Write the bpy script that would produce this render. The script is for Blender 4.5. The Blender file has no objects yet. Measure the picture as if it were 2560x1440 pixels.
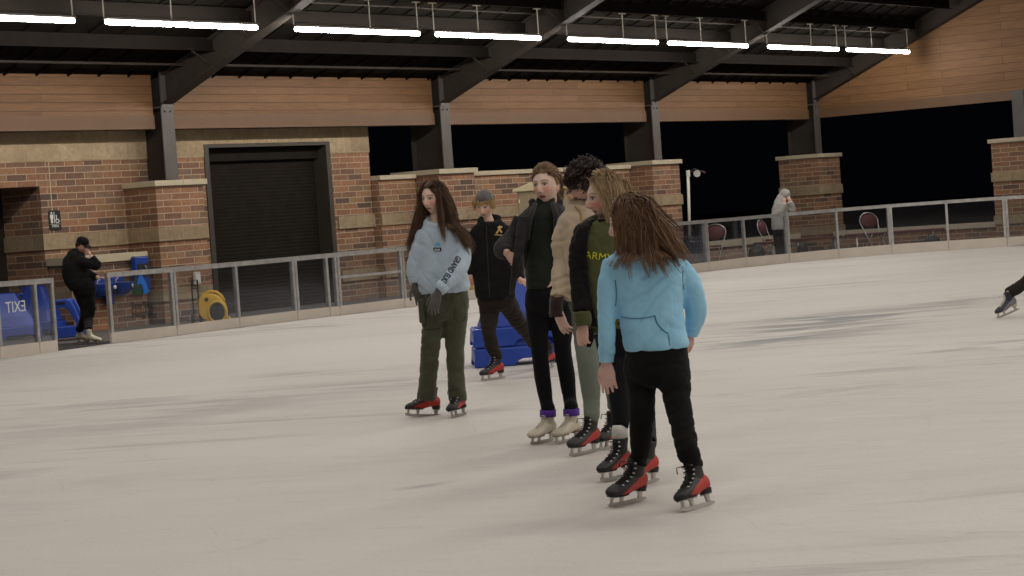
TUBE_S = 82.0
ROW_W = 250.0
EXPO = 0.09
DEBUG = False
import bpy, bmesh, math, random
from mathutils import Vector, Matrix, noise
from mathutils.bvhtree import BVHTree
random.seed(7)
rnd = random.Random(11)
SC = bpy.context.scene
COL = SC.collection
V = Vector
# ---------------------------------------------------------------- surveyed camera (2560 x 1440 picture grid)
FPX, CH = 5611.0, 1.45
_al, _p, _r = [math.radians(a) for a in (36.388, 1.868, -4.021)]
CF = V((math.cos(_al)*math.cos(_p), math.sin(_al)*math.cos(_p), -math.sin(_p)))
_R0 = V((math.sin(_al), -math.cos(_al), 0)); _U0 = _R0.cross(CF)
CR = math.cos(_r)*_R0 + math.sin(_r)*_U0
CU = -math.sin(_r)*_R0 + math.cos(_r)*_U0
CC = V((0, 0, CH))
RH = _R0.copy()                                   # horizontal right
FH = V((math.cos(_al), math.sin(_al), 0))         # horizontal forward
def ray(x, y): return CF + CR*((x-1280)/FPX) - CU*((y-720)/FPX)
def PD(x, y, D): return CC + ray(x, y)*D
def PZ(x, y, z=0.0):
    d = ray(x, y); return CC + d*((z-CH)/d.z)
def PY(x, y, Y):
    d = ray(x, y); return CC + d*(Y/d.y)
def proj(q):
    v = V(q)-CC; z = v.dot(CF); return 1280+FPX*v.dot(CR)/z, 720-FPX*v.dot(CU)/z, z

# ---------------------------------------------------------------- scene tree helpers
def tag(o, label=None, cat=None, group=None, kind=None):
    if label: o['label'] = label
    if cat: o['category'] = cat
    if group: o['group'] = group
    if kind: o['kind'] = kind
    return o
def thing(name, loc, label, cat, group=None):
    o = bpy.data.objects.new(name, None); COL.objects.link(o)
    o.location = loc; o.empty_display_size = .2
    o['_loc'] = 0; del o['_loc']
    return tag(o, label, cat, group)
def wloc(o):
    p = V((0, 0, 0))
    while o is not None:
        p += V(o.location); o = o.parent
    return p
def link(name, me, mat=None, parent=None):
    o = bpy.data.objects.new(name, me); COL.objects.link(o)
    if mat is not None:
        for m in (mat if isinstance(mat, (list, tuple)) else [mat]): me.materials.append(m)
    if parent is not None:
        off = wloc(parent); me.transform(Matrix.Translation(-off)); o.parent = parent
    return o
class MB:
    """collects shapes in world coordinates, builds ONE mesh object"""
    def __init__(s): s.v = []; s.f = []; s.mi = []; s.cur = 0
    def add(s, vs, fs):
        b = len(s.v); s.v += [tuple(v) for v in vs]
        s.f += [tuple(i+b for i in f) for f in fs]; s.mi += [s.cur]*len(fs)
    def box(s, x0, x1, y0, y1, z0, z1):
        s.obox(V(((x0+x1)/2, (y0+y1)/2, (z0+z1)/2)), V((1, 0, 0)), V((0, 1, 0)), V((0, 0, 1)), abs(x1-x0)/2, abs(y1-y0)/2, abs(z1-z0)/2)
    def obox(s, c, a, b, n, ha, hb, hn, bev=0.0):
        vs = [c+a*(i*ha)+b*(j*hb)+n*(k*hn) for k in (-1, 1) for j in (-1, 1) for i in (-1, 1)]
        s.add(vs, [(0, 2, 3, 1), (4, 5, 7, 6), (0, 1, 5, 4), (2, 6, 7, 3), (0, 4, 6, 2), (1, 3, 7, 5)])
    def bar(s, p, q, w, h, up=V((0, 0, 1))):
        p = V(p); q = V(q); d = (q-p); L = d.length; d.normalize()
        sd = d.cross(up)
        if sd.length < 1e-4: sd = d.cross(V((1, 0, 0)))
        sd.normalize(); u = sd.cross(d)
        s.obox((p+q)/2, d, sd, u, L/2, w/2, h/2)
    def tube(s, pts, rad, n=8, cap=True, closed=False):
        pts = [V(p) for p in pts]
        if not isinstance(rad, (list, tuple)): rad = [rad]*len(pts)
        t0 = (pts[1]-pts[0]).normalized()
        ref = t0.orthogonal().normalized(); rings = []
        for i, p in enumerate(pts):
            if closed: t = (pts[(i+1) % len(pts)]-pts[i-1])
            else: t = pts[min(i+1, len(pts)-1)]-pts[max(i-1, 0)]
            if t.length < 1e-7: t = t0
            t.normalize(); ref = ref-t*ref.dot(t)
            if ref.length < 1e-5: ref = t.orthogonal()
            ref.normalize(); bi = t.cross(ref)
            rings.append([p+(ref*math.cos(a)+bi*math.sin(a))*rad[i] for a in [2*math.pi*k/n for k in range(n)]])
        s.rings(rings, cap and not closed, closed)
    def rings(s, rings, cap=True, closed=False):
        n = len(rings[0]); vs = [v for r in rings for v in r]; fs = []
        m = len(rings)
        for i in range(m if closed else m-1):
            j = (i+1) % m
            for k in range(n):
                l = (k+1) % n
                fs.append((i*n+k, i*n+l, j*n+l, j*n+k))
        if cap:
            fs.append(tuple(range(n-1, -1, -1))); fs.append(tuple((m-1)*n+k for k in range(n)))
        s.add(vs, fs)
    def ell(s, c, rx, ry, rz, ax=None, n=14, m=10):
        c = V(c); ax = ax or (V((1, 0, 0)), V((0, 1, 0)), V((0, 0, 1)))
        rings = []
        for i in range(1, m):
            t = math.pi*i/m
            rings.append([c+ax[0]*(rx*math.sin(t)*math.cos(a))+ax[1]*(ry*math.sin(t)*math.sin(a))-ax[2]*(rz*math.cos(t)) for a in [2*math.pi*k/n for k in range(n)]])
        s.rings(rings, False)
        b = len(s.v)-(m-1)*n
        s.v.append(tuple(c-ax[2]*rz)); s.v.append(tuple(c+ax[2]*rz)); L = len(s.v)
        for k in range(n):
            s.f.append((b+(k+1) % n, b+k, L-2)); s.mi.append(s.cur)
            s.f.append((b+(m-2)*n+k, b+(m-2)*n+(k+1) % n, L-1)); s.mi.append(s.cur)
    def prism(s, poly, c, a, b, n, th):
        """2D polygon in axes a,b at c, extruded by th along n"""
        k = len(poly)
        vs = [c+a*x+b*y for x, y in poly]+[c+a*x+b*y+n*th for x, y in poly]
        s.add(vs, [tuple(range(k-1, -1, -1)), tuple(range(k, 2*k))]+[(i, (i+1) % k, k+(i+1) % k, k+i) for i in range(k)])
    def each(s, name, mat=None, parent=None, k=8, bev=0.0):
        """boxes that stand apart: one object per box"""
        for i in range(0, len(s.v), k):
            m = MB(); m.v = s.v[i:i+k]; m.f = [tuple(j-i for j in f) for f in s.f if i <= f[0] < i+k]; m.mi = [0]*len(m.f)
            m.build(name, mat, parent, bev=bev)
    def mesh(s, name='m'):
        me = bpy.data.meshes.new(name); me.from_pydata(s.v, [], s.f); me.update()
        if any(s.mi): me.polygons.foreach_set('material_index', s.mi)
        return me
    def build(s, name, mat=None, parent=None, smooth=False, bev=0.0, norm=True):
        me = s.mesh(name)
        if norm:
            bm = bmesh.new(); bm.from_mesh(me); bmesh.ops.recalc_face_normals(bm, faces=bm.faces[:]); bm.to_mesh(me); bm.free()
        if smooth: me.polygons.foreach_set('use_smooth', [True]*len(me.polygons))
        o = link(name, me, mat, parent)
        if bev:
            m = o.modifiers.new('b', 'BEVEL'); m.width = bev; m.segments = 2; m.limit_method = 'ANGLE'
        return o

# ---------------------------------------------------------------- materials
def srgb(r, g, b):
    f = lambda c: (c/12.92 if c <= .04045 else ((c+.055)/1.055)**2.4)
    return (f(r/255), f(g/255), f(b/255))
def mat(name, col=(.5, .5, .5), rough=.6, metal=0., spec=.5):
    m = bpy.data.materials.new(name); m.use_nodes = True; nt = m.node_tree
    b = nt.nodes['Principled BSDF']; b.inputs['Base Color'].default_value = (*col, 1)
    b.inputs['Roughness'].default_value = rough; b.inputs['Metallic'].default_value = metal
    b.inputs['Specular IOR Level'].default_value = spec
    return m
def N(m, t, **kw):
    n = m.node_tree.nodes.new(t)
    for k, v in kw.items(): setattr(n, k, v)
    return n
def L(m, a, b): m.node_tree.links.new(a, b)
def bsdf(m): return m.node_tree.nodes['Principled BSDF']
def mixcol(m, fac, a, b, blend='MIX'):
    n = N(m, 'ShaderNodeMix', data_type='RGBA', blend_type=blend)
    for sock, v in ((n.inputs[0], fac), (n.inputs[6], a), (n.inputs[7], b)):
        if hasattr(v, 'links'): L(m, v, sock)
        elif isinstance(v, (tuple, list)): sock.default_value = (*v[:3], 1)
        else: sock.default_value = v
    return n.outputs[2]
def ramp(m, src, stops, const=False):
    n = N(m, 'ShaderNodeValToRGB'); cr = n.color_ramp
    if const: cr.interpolation = 'CONSTANT'
    while len(cr.elements) < len(stops): cr.elements.new(.5)
    for e, (p, c) in zip(cr.elements, stops):
        e.position = p; e.color = (*c, 1) if isinstance(c, (tuple, list)) else (c, c, c, 1)
    L(m, src, n.inputs[0]); return n.outputs[0]
def noise_tex(m, vec, scale, detail=3, rough=.5, dist=0.):
    n = N(m, 'ShaderNodeTexNoise'); n.inputs['Scale'].default_value = scale
    n.inputs['Detail'].default_value = detail; n.inputs['Roughness'].default_value = rough
    n.inputs['Distortion'].default_value = dist
    if vec is not None: L(m, vec, n.inputs['Vector'])
    return n.outputs[0]
def mapping(m, vec, sc=(1, 1, 1), rot=(0, 0, 0), loc=(0, 0, 0)):
    n = N(m, 'ShaderNodeMapping'); n.inputs['Scale'].default_value = sc; n.inputs['Rotation'].default_value = rot; n.inputs['Location'].default_value = loc
    L(m, vec, n.inputs['Vector']); return n.outputs[0]
def rotscale(m, vec, ang, sc): return mapping(m, mapping(m, vec, rot=(0, 0, ang)), sc)
def pos(m): return N(m, 'ShaderNodeNewGeometry').outputs['Position']
def math_n(m, op, a, b=None):
    n = N(m, 'ShaderNodeMath', operation=op)
    for i, v in enumerate((a, b)):
        if v is None: continue
        if hasattr(v, 'links'): L(m, v, n.inputs[i])
        else: n.inputs[i].default_value = v
    return n.outputs[0]
def bump(m, h, strength=.3, dist=.01):
    n = N(m, 'ShaderNodeBump'); n.inputs['Strength'].default_value = strength; n.inputs['Distance'].default_value = dist
    L(m, h, n.inputs['Height']); L(m, n.outputs[0], bsdf(m).inputs['Normal'])
def wallvec(m):
    """(along the wall, up) whichever way the wall faces"""
    g = N(m, 'ShaderNodeNewGeometry'); sp = N(m, 'ShaderNodeSeparateXYZ'); L(m, g.outputs['Position'], sp.inputs[0])
    sn = N(m, 'ShaderNodeSeparateXYZ'); L(m, g.outputs['True Normal'], sn.inputs[0])
    ay = math_n(m, 'GREATER_THAN', math_n(m, 'ABSOLUTE', sn.outputs[0]), .6)
    u = math_n(m, 'ADD', math_n(m, 'MULTIPLY', sp.outputs[1], ay), math_n(m, 'MULTIPLY', sp.outputs[0], math_n(m, 'SUBTRACT', 1.0, ay)))
    c = N(m, 'ShaderNodeCombineXYZ'); L(m, u, c.inputs[0]); L(m, sp.outputs[2], c.inputs[1]); return c.outputs[0]

def brick_mat():
    m = mat('brick', rough=.9, spec=.2); v = wallvec(m)
    b = N(m, 'ShaderNodeTexBrick'); L(m, mapping(m, v, loc=(.12, .02, 0)), b.inputs['Vector'])
    b.offset = .5; b.inputs['Scale'].default_value = 1
    b.inputs['Color1'].default_value = (0, 0, 0, 1); b.inputs['Color2'].default_value = (1, 1, 1, 1); b.inputs['Mortar'].default_value = (.5, .5, .5, 1)
    b.inputs['Mortar Size'].default_value = .0075; b.inputs['Mortar Smooth'].default_value = .15; b.inputs['Bias'].default_value = 0
    b.inputs['Brick Width'].default_value = .43; b.inputs['Row Height'].default_value = .1125
    tint = ramp(m, b.outputs['Color'], [(0, (.12, .085, .07)), (.12, (.20, .12, .085)), (.42, (.285, .152, .092)), (.68, (.345, .182, .105)), (.88, (.30, .185, .11)), (1, (.19, .135, .10))])
    n1 = noise_tex(m, mapping(m, pos(m), (6, 6, 6)), 3, 5, .65)
    tint = mixcol(m, .55, tint, ramp(m, n1, [(.3, (.45, .45, .45)), (.75, (1.25, 1.2, 1.15))]), 'MULTIPLY')
    big = noise_tex(m, pos(m), .6, 3)
    tint = mixcol(m, .5, tint, ramp(m, big, [(.3, (.7, .7, .7)), (.7, (1.15, 1.15, 1.15))]), 'MULTIPLY')
    mort = mixcol(m, noise_tex(m, pos(m), 14, 3), (.40, .30, .21), (.50, .39, .28))
    col = mixcol(m, b.outputs['Fac'], tint, mort); L(m, col, bsdf(m).inputs['Base Color'])
    h = math_n(m, 'ADD', math_n(m, 'MULTIPLY', b.outputs['Fac'], -1.0), math_n(m, 'MULTIPLY', n1, .5)); bump(m, h, .6, .008)
    return m
def stone_mat(name='split_stone', w=.62, h=.24, zo=0.0, bright=1.0):
    m = mat(name, rough=.93, spec=.2); v = wallvec(m)
    b = N(m, 'ShaderNodeTexBrick'); L(m, mapping(m, v, loc=(.2, zo, 0)), b.inputs['Vector']); b.inputs['Scale'].default_value = 1
    b.inputs['Color1'].default_value = (0, 0, 0, 1); b.inputs['Color2'].default_value = (1, 1, 1, 1)
    b.inputs['Mortar Size'].default_value = .004; b.inputs['Brick Width'].default_value = w; b.inputs['Row Height'].default_value = h
    n1 = noise_tex(m, pos(m), 9, 6, .65, .4); n2 = noise_tex(m, pos(m), 1.7, 3)
    q = bright
    c = ramp(m, b.outputs['Color'], [(0, (.29*q, .22*q, .14*q)), (.5, (.36*q, .28*q, .18*q)), (1, (.32*q, .24*q, .15*q))])
    c = mixcol(m, .6, c, ramp(m, n1, [(.3, (.62, .6, .56)), (.7, (1.2, 1.2, 1.2))]), 'MULTIPLY')
    c = mixcol(m, .4, c, ramp(m, n2, [(.3, (.75, .75, .75)), (.7, (1.2, 1.2, 1.2))]), 'MULTIPLY')
    c = mixcol(m, b.outputs['Fac'], c, (.4*q, .31*q, .19*q)); L(m, c, bsdf(m).inputs['Base Color'])
    bump(m, math_n(m, 'ADD', math_n(m, 'MULTIPLY', n1, 1.5), math_n(m, 'MULTIPLY', b.outputs['Fac'], -.4)), .8, .02)
    return m
def siding_mat(row=.142, name='wood_siding', br=1.0):
    m = mat(name, rough=.62, spec=.35); v = wallvec(m)
    b = N(m, 'ShaderNodeTexBrick'); L(m, mapping(m, v, loc=(.7, .012, 0)), b.inputs['Vector']); b.inputs['Scale'].default_value = 1
    b.offset = .37; b.offset_frequency = 2
    b.inputs['Color1'].default_value = (0, 0, 0, 1); b.inputs['Color2'].default_value = (1, 1, 1, 1); b.inputs['Mortar'].default_value = (0, 0, 0, 1)
    b.inputs['Mortar Size'].default_value = .004; b.inputs['Brick Width'].default_value = 2.6; b.inputs['Row Height'].default_value = row; b.inputs['Mortar Smooth'].default_value = .3
    g = noise_tex(m, mapping(m, v, (1.2, 26, 1)), 1.6, 6, .65, .8)
    c = ramp(m, b.outputs['Color'], [(0, (.150, .078, .034)), (.5, (.172, .090, .040)), (1, (.195, .104, .047))])
    c = mixcol(m, .75, c, ramp(m, g, [(.25, (.55*br, .52*br, .5*br)), (.75, (1.25*br, 1.25*br, 1.25*br))]), 'MULTIPLY')
    c = mixcol(m, b.outputs['Fac'], c, (.08, .042, .022)); L(m, c, bsdf(m).inputs['Base Color'])
    bump(m, math_n(m, 'ADD', math_n(m, 'MULTIPLY', b.outputs['Fac'], -1.), math_n(m, 'MULTIPLY', g, .25)), .7, .012)
    return m
def noisy(name, c1, c2, scale=6, rough=.6, metal=0., bstr=.15, bscale=40, spec=.5, bdist=.004):
    m = mat(name, c1, rough, metal, spec)
    t = N(m, 'ShaderNodeTexCoord').outputs['Object']
    L(m, mixcol(m, ramp(m, noise_tex(m, t, scale, 5, .6), [(.3, 0.), (.7, 1.)]), c1, c2), bsdf(m).inputs['Base Color'])
    if bstr: bump(m, noise_tex(m, t, bscale, 4), bstr, bdist)
    return m
def ice_mat():
    m = mat('ice', rough=.45, spec=.5); P = pos(m)
    AR = math.radians(53.6)
    # skating streaks: long soft marks mostly along one direction, curved by distortion
    st = noise_tex(m, rotscale(m, P, AR+.1, (.35, 1.1, 1)), 1.0, 5, .62, .9)
    st2 = noise_tex(m, rotscale(m, P, AR-.15, (.12, .30, 1)), 1.0, 4, .55, .6)
    fine = noise_tex(m, rotscale(m, P, AR+.25, (1.1, 3.6, 1)), 1.5, 6, .72, 1.2)
    patch = noise_tex(m, mapping(m, P, (.12, .2, 1)), 1.0, 2, .5)
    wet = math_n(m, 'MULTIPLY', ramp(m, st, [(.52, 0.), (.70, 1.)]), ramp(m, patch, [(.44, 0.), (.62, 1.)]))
    # long bare-ice swathes, the dark roof's reflection painted in as darker colour
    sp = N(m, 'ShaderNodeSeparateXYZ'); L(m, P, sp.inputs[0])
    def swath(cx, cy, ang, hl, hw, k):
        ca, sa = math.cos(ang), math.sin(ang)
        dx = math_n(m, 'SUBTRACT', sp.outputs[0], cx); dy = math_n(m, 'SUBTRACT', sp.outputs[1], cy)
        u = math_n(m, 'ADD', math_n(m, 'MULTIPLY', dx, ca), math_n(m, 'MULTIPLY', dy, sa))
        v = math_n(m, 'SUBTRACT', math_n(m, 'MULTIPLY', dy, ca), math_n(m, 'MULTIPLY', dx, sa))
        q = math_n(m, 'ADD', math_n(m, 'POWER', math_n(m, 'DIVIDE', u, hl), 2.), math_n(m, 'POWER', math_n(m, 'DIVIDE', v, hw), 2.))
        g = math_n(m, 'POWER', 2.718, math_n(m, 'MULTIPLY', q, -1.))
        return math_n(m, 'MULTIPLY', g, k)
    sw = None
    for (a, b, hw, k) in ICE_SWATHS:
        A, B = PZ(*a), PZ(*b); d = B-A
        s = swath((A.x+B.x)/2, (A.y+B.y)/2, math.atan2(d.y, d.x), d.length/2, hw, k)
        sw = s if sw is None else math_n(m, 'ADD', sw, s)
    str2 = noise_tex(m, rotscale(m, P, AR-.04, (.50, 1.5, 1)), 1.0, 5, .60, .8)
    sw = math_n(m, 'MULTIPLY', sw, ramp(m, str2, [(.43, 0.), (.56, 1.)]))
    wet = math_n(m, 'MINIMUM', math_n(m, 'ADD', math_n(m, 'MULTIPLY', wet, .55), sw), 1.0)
    base = mixcol(m, ramp(m, fine, [(.35, 0.), (.7, 1.)]), (.58, .543, .505), (.665, .625, .585))
    base = mixcol(m, ramp(m, st2, [(.4, 0.), (.65, 1.)]), base, (.68, .64, .60))
    col = mixcol(m, wet, base, (.13, .13, .13)); L(m, col, bsdf(m).inputs['Base Color'])  # bare ice coloured dark in place of a mirrored dark roof
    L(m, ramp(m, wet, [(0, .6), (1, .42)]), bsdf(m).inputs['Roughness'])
    # thin scratches
    vo = N(m, 'ShaderNodeTexVoronoi', feature='DISTANCE_TO_EDGE'); vo.inputs['Scale'].default_value = 1.1
    L(m, rotscale(m, P, AR+.3, (.35, .9, 1)), vo.inputs['Vector'])
    sc = ramp(m, vo.outputs['Distance'], [(0, 1.), (.006, 0.)])
    # curved blade cuts, brighter where shaved snow lies in them, and fine snow grain
    cuts = None
    for k_, (an, sc_, sx_, wd) in enumerate(((.25, .8, .22, .0035), (-.35, .6, .16, .003), (1.1, .9, .25, .003))):
        wv = N(m, 'ShaderNodeTexVoronoi', feature='DISTANCE_TO_EDGE'); wv.inputs['Scale'].default_value = sc_
        dv = N(m, 'ShaderNodeVectorMath', operation='ADD'); nt_ = N(m, 'ShaderNodeTexNoise'); nt_.inputs['Scale'].default_value = .35; L(m, P, nt_.inputs['Vector'])
        L(m, nt_.outputs['Color'], dv.inputs[1]); L(m, rotscale(m, P, AR+an, (sx_, .9, 1)), dv.inputs[0]); L(m, dv.outputs[0], wv.inputs['Vector'])
        cc_ = math_n(m, 'MULTIPLY', ramp(m, wv.outputs['Distance'], [(0, 1.), (wd, 0.)]), ramp(m, noise_tex(m, P, .9+k_*.3, 2), [(.42, 0.), (.6, 1.)]))
        cuts = cc_ if cuts is None else math_n(m, 'MAXIMUM', cuts, cc_)
    grain = noise_tex(m, P, 45, 3, .7)
    col = mixcol(m, .35, col, ramp(m, grain, [(.3, .78), (.7, 1.12)]), 'MULTIPLY')
    scuff = noise_tex(m, rotscale(m, P, AR+.5, (2.5, 9, 1)), 1., 5, .7, 1.)
    col = mixcol(m, math_n(m, 'MULTIPLY', ramp(m, scuff, [(.60, 0.), (.72, 1.)]), .35), col, (.36, .345, .325))
    col = mixcol(m, math_n(m, 'MULTIPLY', cuts, .16), col, (.33, .32, .31)); L(m, col, bsdf(m).inputs['Base Color'])
    bump(m, math_n(m, 'ADD', math_n(m, 'ADD', math_n(m, 'MULTIPLY', fine, .6), math_n(m, 'MULTIPLY', grain, .3)), math_n(m, 'MULTIPLY', cuts, -.8)), .35, .005)
    return m
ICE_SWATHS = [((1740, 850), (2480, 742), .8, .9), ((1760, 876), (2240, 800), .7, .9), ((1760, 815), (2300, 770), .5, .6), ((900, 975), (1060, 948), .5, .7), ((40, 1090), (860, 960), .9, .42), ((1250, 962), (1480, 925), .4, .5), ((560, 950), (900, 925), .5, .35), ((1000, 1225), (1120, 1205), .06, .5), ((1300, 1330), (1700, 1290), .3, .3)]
def glass_mat(name='glass', tint=(.86, .88, .9), haze=.012):
    m = bpy.data.materials.new(name); m.use_nodes = True; nt = m.node_tree; nt.nodes.remove(bsdf(m))
    tr = N(m, 'ShaderNodeBsdfTransparent'); tr.inputs[0].default_value = (*tint, 1)
    gl = N(m, 'ShaderNodeBsdfGlossy'); gl.inputs['Roughness'].default_value = .05; gl.inputs[0].default_value = (.9, .92, 1, 1)
    df = N(m, 'ShaderNodeBsdfDiffuse'); df.inputs[0].default_value = (.5, .48, .5, 1)
    fr = N(m, 'ShaderNodeFresnel'); fr.inputs[0].default_value = 1.18
    mx = N(m, 'ShaderNodeMixShader'); L(m, fr.outputs[0], mx.inputs[0]); L(m, tr.outputs[0], mx.inputs[1]); L(m, gl.outputs[0], mx.inputs[2])
    # spray and finger marks, denser near the foot of the pane
    P = pos(m); sp = N(m, 'ShaderNodeSeparateXYZ'); L(m, P, sp.inputs[0])
    n1 = noise_tex(m, P, 3.2, 6, .7, 1.5)
    low = ramp(m, sp.outputs[2], [(.15, 1.), (.8, 0.)])
    hz = math_n(m, 'ADD', haze, math_n(m, 'MULTIPLY', math_n(m, 'MULTIPLY', n1, low), .06))
    mx2 = N(m, 'ShaderNodeMixShader'); L(m, hz, mx2.inputs[0]); L(m, mx.outputs[0], mx2.inputs[1]); L(m, df.outputs[0], mx2.inputs[2])
    L(m, mx2.outputs[0], nt.nodes['Material Output'].inputs[0])
    return m
M = {}
M['brick'] = brick_mat(); M['stone'] = stone_mat(); M['topstone'] = stone_mat('header_stone', .75, .27, .07, 1.12)
M['cap'] = noisy('cast_stone', (.42, .36, .25), (.5, .43, .31), 4, .85, 0, .2, 60)
M['siding'] = siding_mat(); M['trim'] = noisy('painted_trim', (.135, .073, .036), (.152, .083, .042), 2, .6, 0, .05)
M['darksteel'] = noisy('dark_painted_steel', (.034, .027, .022), (.044, .036, .029), 3, .75, .0, .05, 30, spec=.2)
M['colsteel'] = noisy('column_paint', (.082, .073, .064), (.105, .094, .083), 3, .5, .0, .05, 30)
M['purlin'] = noisy('purlin_paint', (.010, .008, .0064), (.014, .011, .009), 3, .9, .0, .05, 30, spec=.08)
M['deck'] = noisy('roof_deck', (.007, .006, .0048), (.011, .009, .007), 2, .95, .0, .05, 30, spec=.04)
M['ice'] = ice_mat()
M['night_ground'] = noisy('night_ground', (.012, .012, .01), (.02, .019, .016), .8, .95, 0, 0, spec=.1)
M['concrete'] = noisy('concrete', (.1, .09, .08), (.15, .135, .12), 1.2, .9, 0, .2, 30)
M['rubber'] = noisy('rubber_mat', (.03, .028, .028), (.055, .05, .05), 8, .85, 0, .3, 80)
M['hdpe'] = noisy('white_dasher_plastic', (.60, .54, .47), (.68, .61, .53), 3, .5, 0, .1, 30)
M['alu'] = noisy('aluminium', (.42, .42, .42), (.62, .62, .6), 9, .42, .75, .1, 60)
M['glass'] = glass_mat()
M['black'] = mat('black_plastic', (.015, .015, .015), .5)
M['white'] = mat('white_paint', (.75, .74, .7), .5)
M['rodwhite'] = mat('rod_paint', (.62, .58, .5), .5)
M['blue'] = noisy('blue_plastic', (.018, .06, .40), (.03, .09, .5), 3, .4, 0, .06, 30)
M['fountain'] = noisy('fountain_blue', (.01, .04, .25), (.014, .055, .3), 3, .35, 0, 0)
M['yellow'] = noisy('yellow_plastic', (.85, .52, .02), (.78, .46, .02), 4, .45, 0, .05)
M['steel'] = mat('polished_steel', (.55, .53, .5), .35, .85)
M['red'] = noisy('red_vinyl', (.36, .04, .045), (.42, .06, .06), 6, .6, 0, .1)
M['chairred'] = noisy('maroon_vinyl', (.10, .02, .024), (.13, .026, .03), 6, .6, 0, .1)
M['shutter'] = noisy('shutter_paint', (.014, .011, .008), (.019, .0155, .012), 4, .9, 0, .03, spec=.1)
M['frame'] = noisy('door_frame_paint', (.038, .033, .024), (.05, .043, .032), 3, .55, 0, .03)
# ================================================================= SETTING
def interp(tab, x):
    if x <= tab[0][0]: a, b = tab[0], tab[1]
    elif x >= tab[-1][0]: a, b = tab[-2], tab[-1]
    else:
        for a, b in zip(tab, tab[1:]):
            if a[0] <= x <= b[0]: break
    t = (x-a[0])/(b[0]-a[0])
    return [a[i]+(b[i]-a[i])*t for i in range(1, len(a))]
BT = [(0, 866.5, 706, 30.0), (142, 850, 695.7, 31.2), (273, 832, 683.3, 32.4), (445, 813, 669, 33.6), (595, 794, 656, 34.9), (745, 776, 642.5, 36.1), (849, 765, 633, 36.9), (1007, 746, 618, 38.2),
      (1730, 660, 553.5, 45.9), (1863, 643.5, 542.5, 47.4), (1976, 633.6, 532.7, 48.4), (2096, 622.2, 522.2, 49.0), (2228, 611.4, 511.8, 49.3), (2372, 601.6, 501.5, 49.3), (2517, 592.8, 491.5, 48.9), (2560, 590.2, 489.1, 48.75)]
def bpt(x):
    yb, yt, D = interp(BT, x); b = PD(x, yb, D); t = PD(x, yt, D)
    return V((b.x, b.y, 0)), b.z, t.z
# rink outline for the ice: board feet plus the unseen rest of the rink
edge = [bpt(x)[0] for x in (0, 142, 273, 445, 745, 1007)]+[bpt(x)[0] for x in (1730, 1863, 1976, 2096, 2228, 2372, 2517)]
rim = [(-16, 18), (-6, 21.5), (8, 22.6)]+[(p.x, p.y+.02) for p in edge]+[(44.9, 15), (44.5, 2), (42, -6), (34, -10), (0, -10), (-14, -6), (-18, 4)]
gb = MB(); gb.box(-160, 220, -160, 220, -.3, -.006)
tag(gb.build('ground', M['night_ground']), 'dark concrete apron and dark ground around the rink', kind='structure')
ab = MB(); ab.box(8, 52, 20, 31, -.2, -.0055)
tag(ab.build('apron', M['concrete']), 'concrete walkway between the boards and the brick piers', kind='structure')
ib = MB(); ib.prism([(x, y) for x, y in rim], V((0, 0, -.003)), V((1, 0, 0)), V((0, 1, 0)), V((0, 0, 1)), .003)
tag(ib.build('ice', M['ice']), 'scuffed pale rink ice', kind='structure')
mm = MB(); a, b = bpt(142)[0], bpt(273)[0]; t = (b-a).normalized(); nn = V((-t.y, t.x, 0))
mm.obox((a+b)/2+nn*1.3+V((0, 0, .006)), t, nn, V((0, 0, 1)), (b-a).length/2+.5, 1.28, .006)
tag(mm.build('rubber_mat', M['rubber']), 'black rubber floor matting in the gap of the boards by the exit gate', 'mat')
# ---------------- rink boards
secs = [
 ([-330, -160, 0-4], 'panel', 'clear board section at the left picture edge, left of the exit gate'),
 ([-4, 95, 141], 'gate', 'glass exit gate with mirrored white EXIT lettering at far left'),
 ([275, 439], 'panel', 'glass board section with blue and green city logo, right of the opening'),
 ([439, 596, 741], 'panel', 'glass board section in front of the yellow blower'),
 ([741, 822, 847], 'panel', 'narrow glass board section in front of the dark roller shutter'),
 ([847, 1009], 'mid', 'glass board section with a horizontal mid rail, left of the group'),
]
def wbpt(a, b, t):
    A, B = bpt(a), bpt(b); return A[0].lerp(B[0], t), A[1]*(1-t)+B[1]*t, A[2]*(1-t)+B[2]*t
secs2 = [[('w', 0.), ('w', .17), ('w', .34)], [('w', .34), ('w', .51), ('w', .68)], [('w', .68), ('w', .84), 1769], [1769, 1863, 1970], [1970, 2095, 2228], [2228, 2371, 2518], [2518, 2680, 2840]]
lab2 = ['glass board section hidden behind the two skaters on the left', 'glass board section behind the middle of the group', 'glass board section just right of the group in front of the trash can',
        'glass board section in front of the red chair right of the trash can', 'glass board section right of the hooded person, in front of brick pier', 'glass board section with the oval red chair back behind its left end and a double post at left',
        'glass board section at the right picture edge']
lab2[4] = 'glass board section between the hooded person and the oval chair back'
lab2[5] = 'glass board section second from the right picture edge, low wall behind'
def node(k):
    if isinstance(k, tuple): return wbpt(1009, 1730, k[1])
    return bpt(k)
ATT = []
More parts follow.
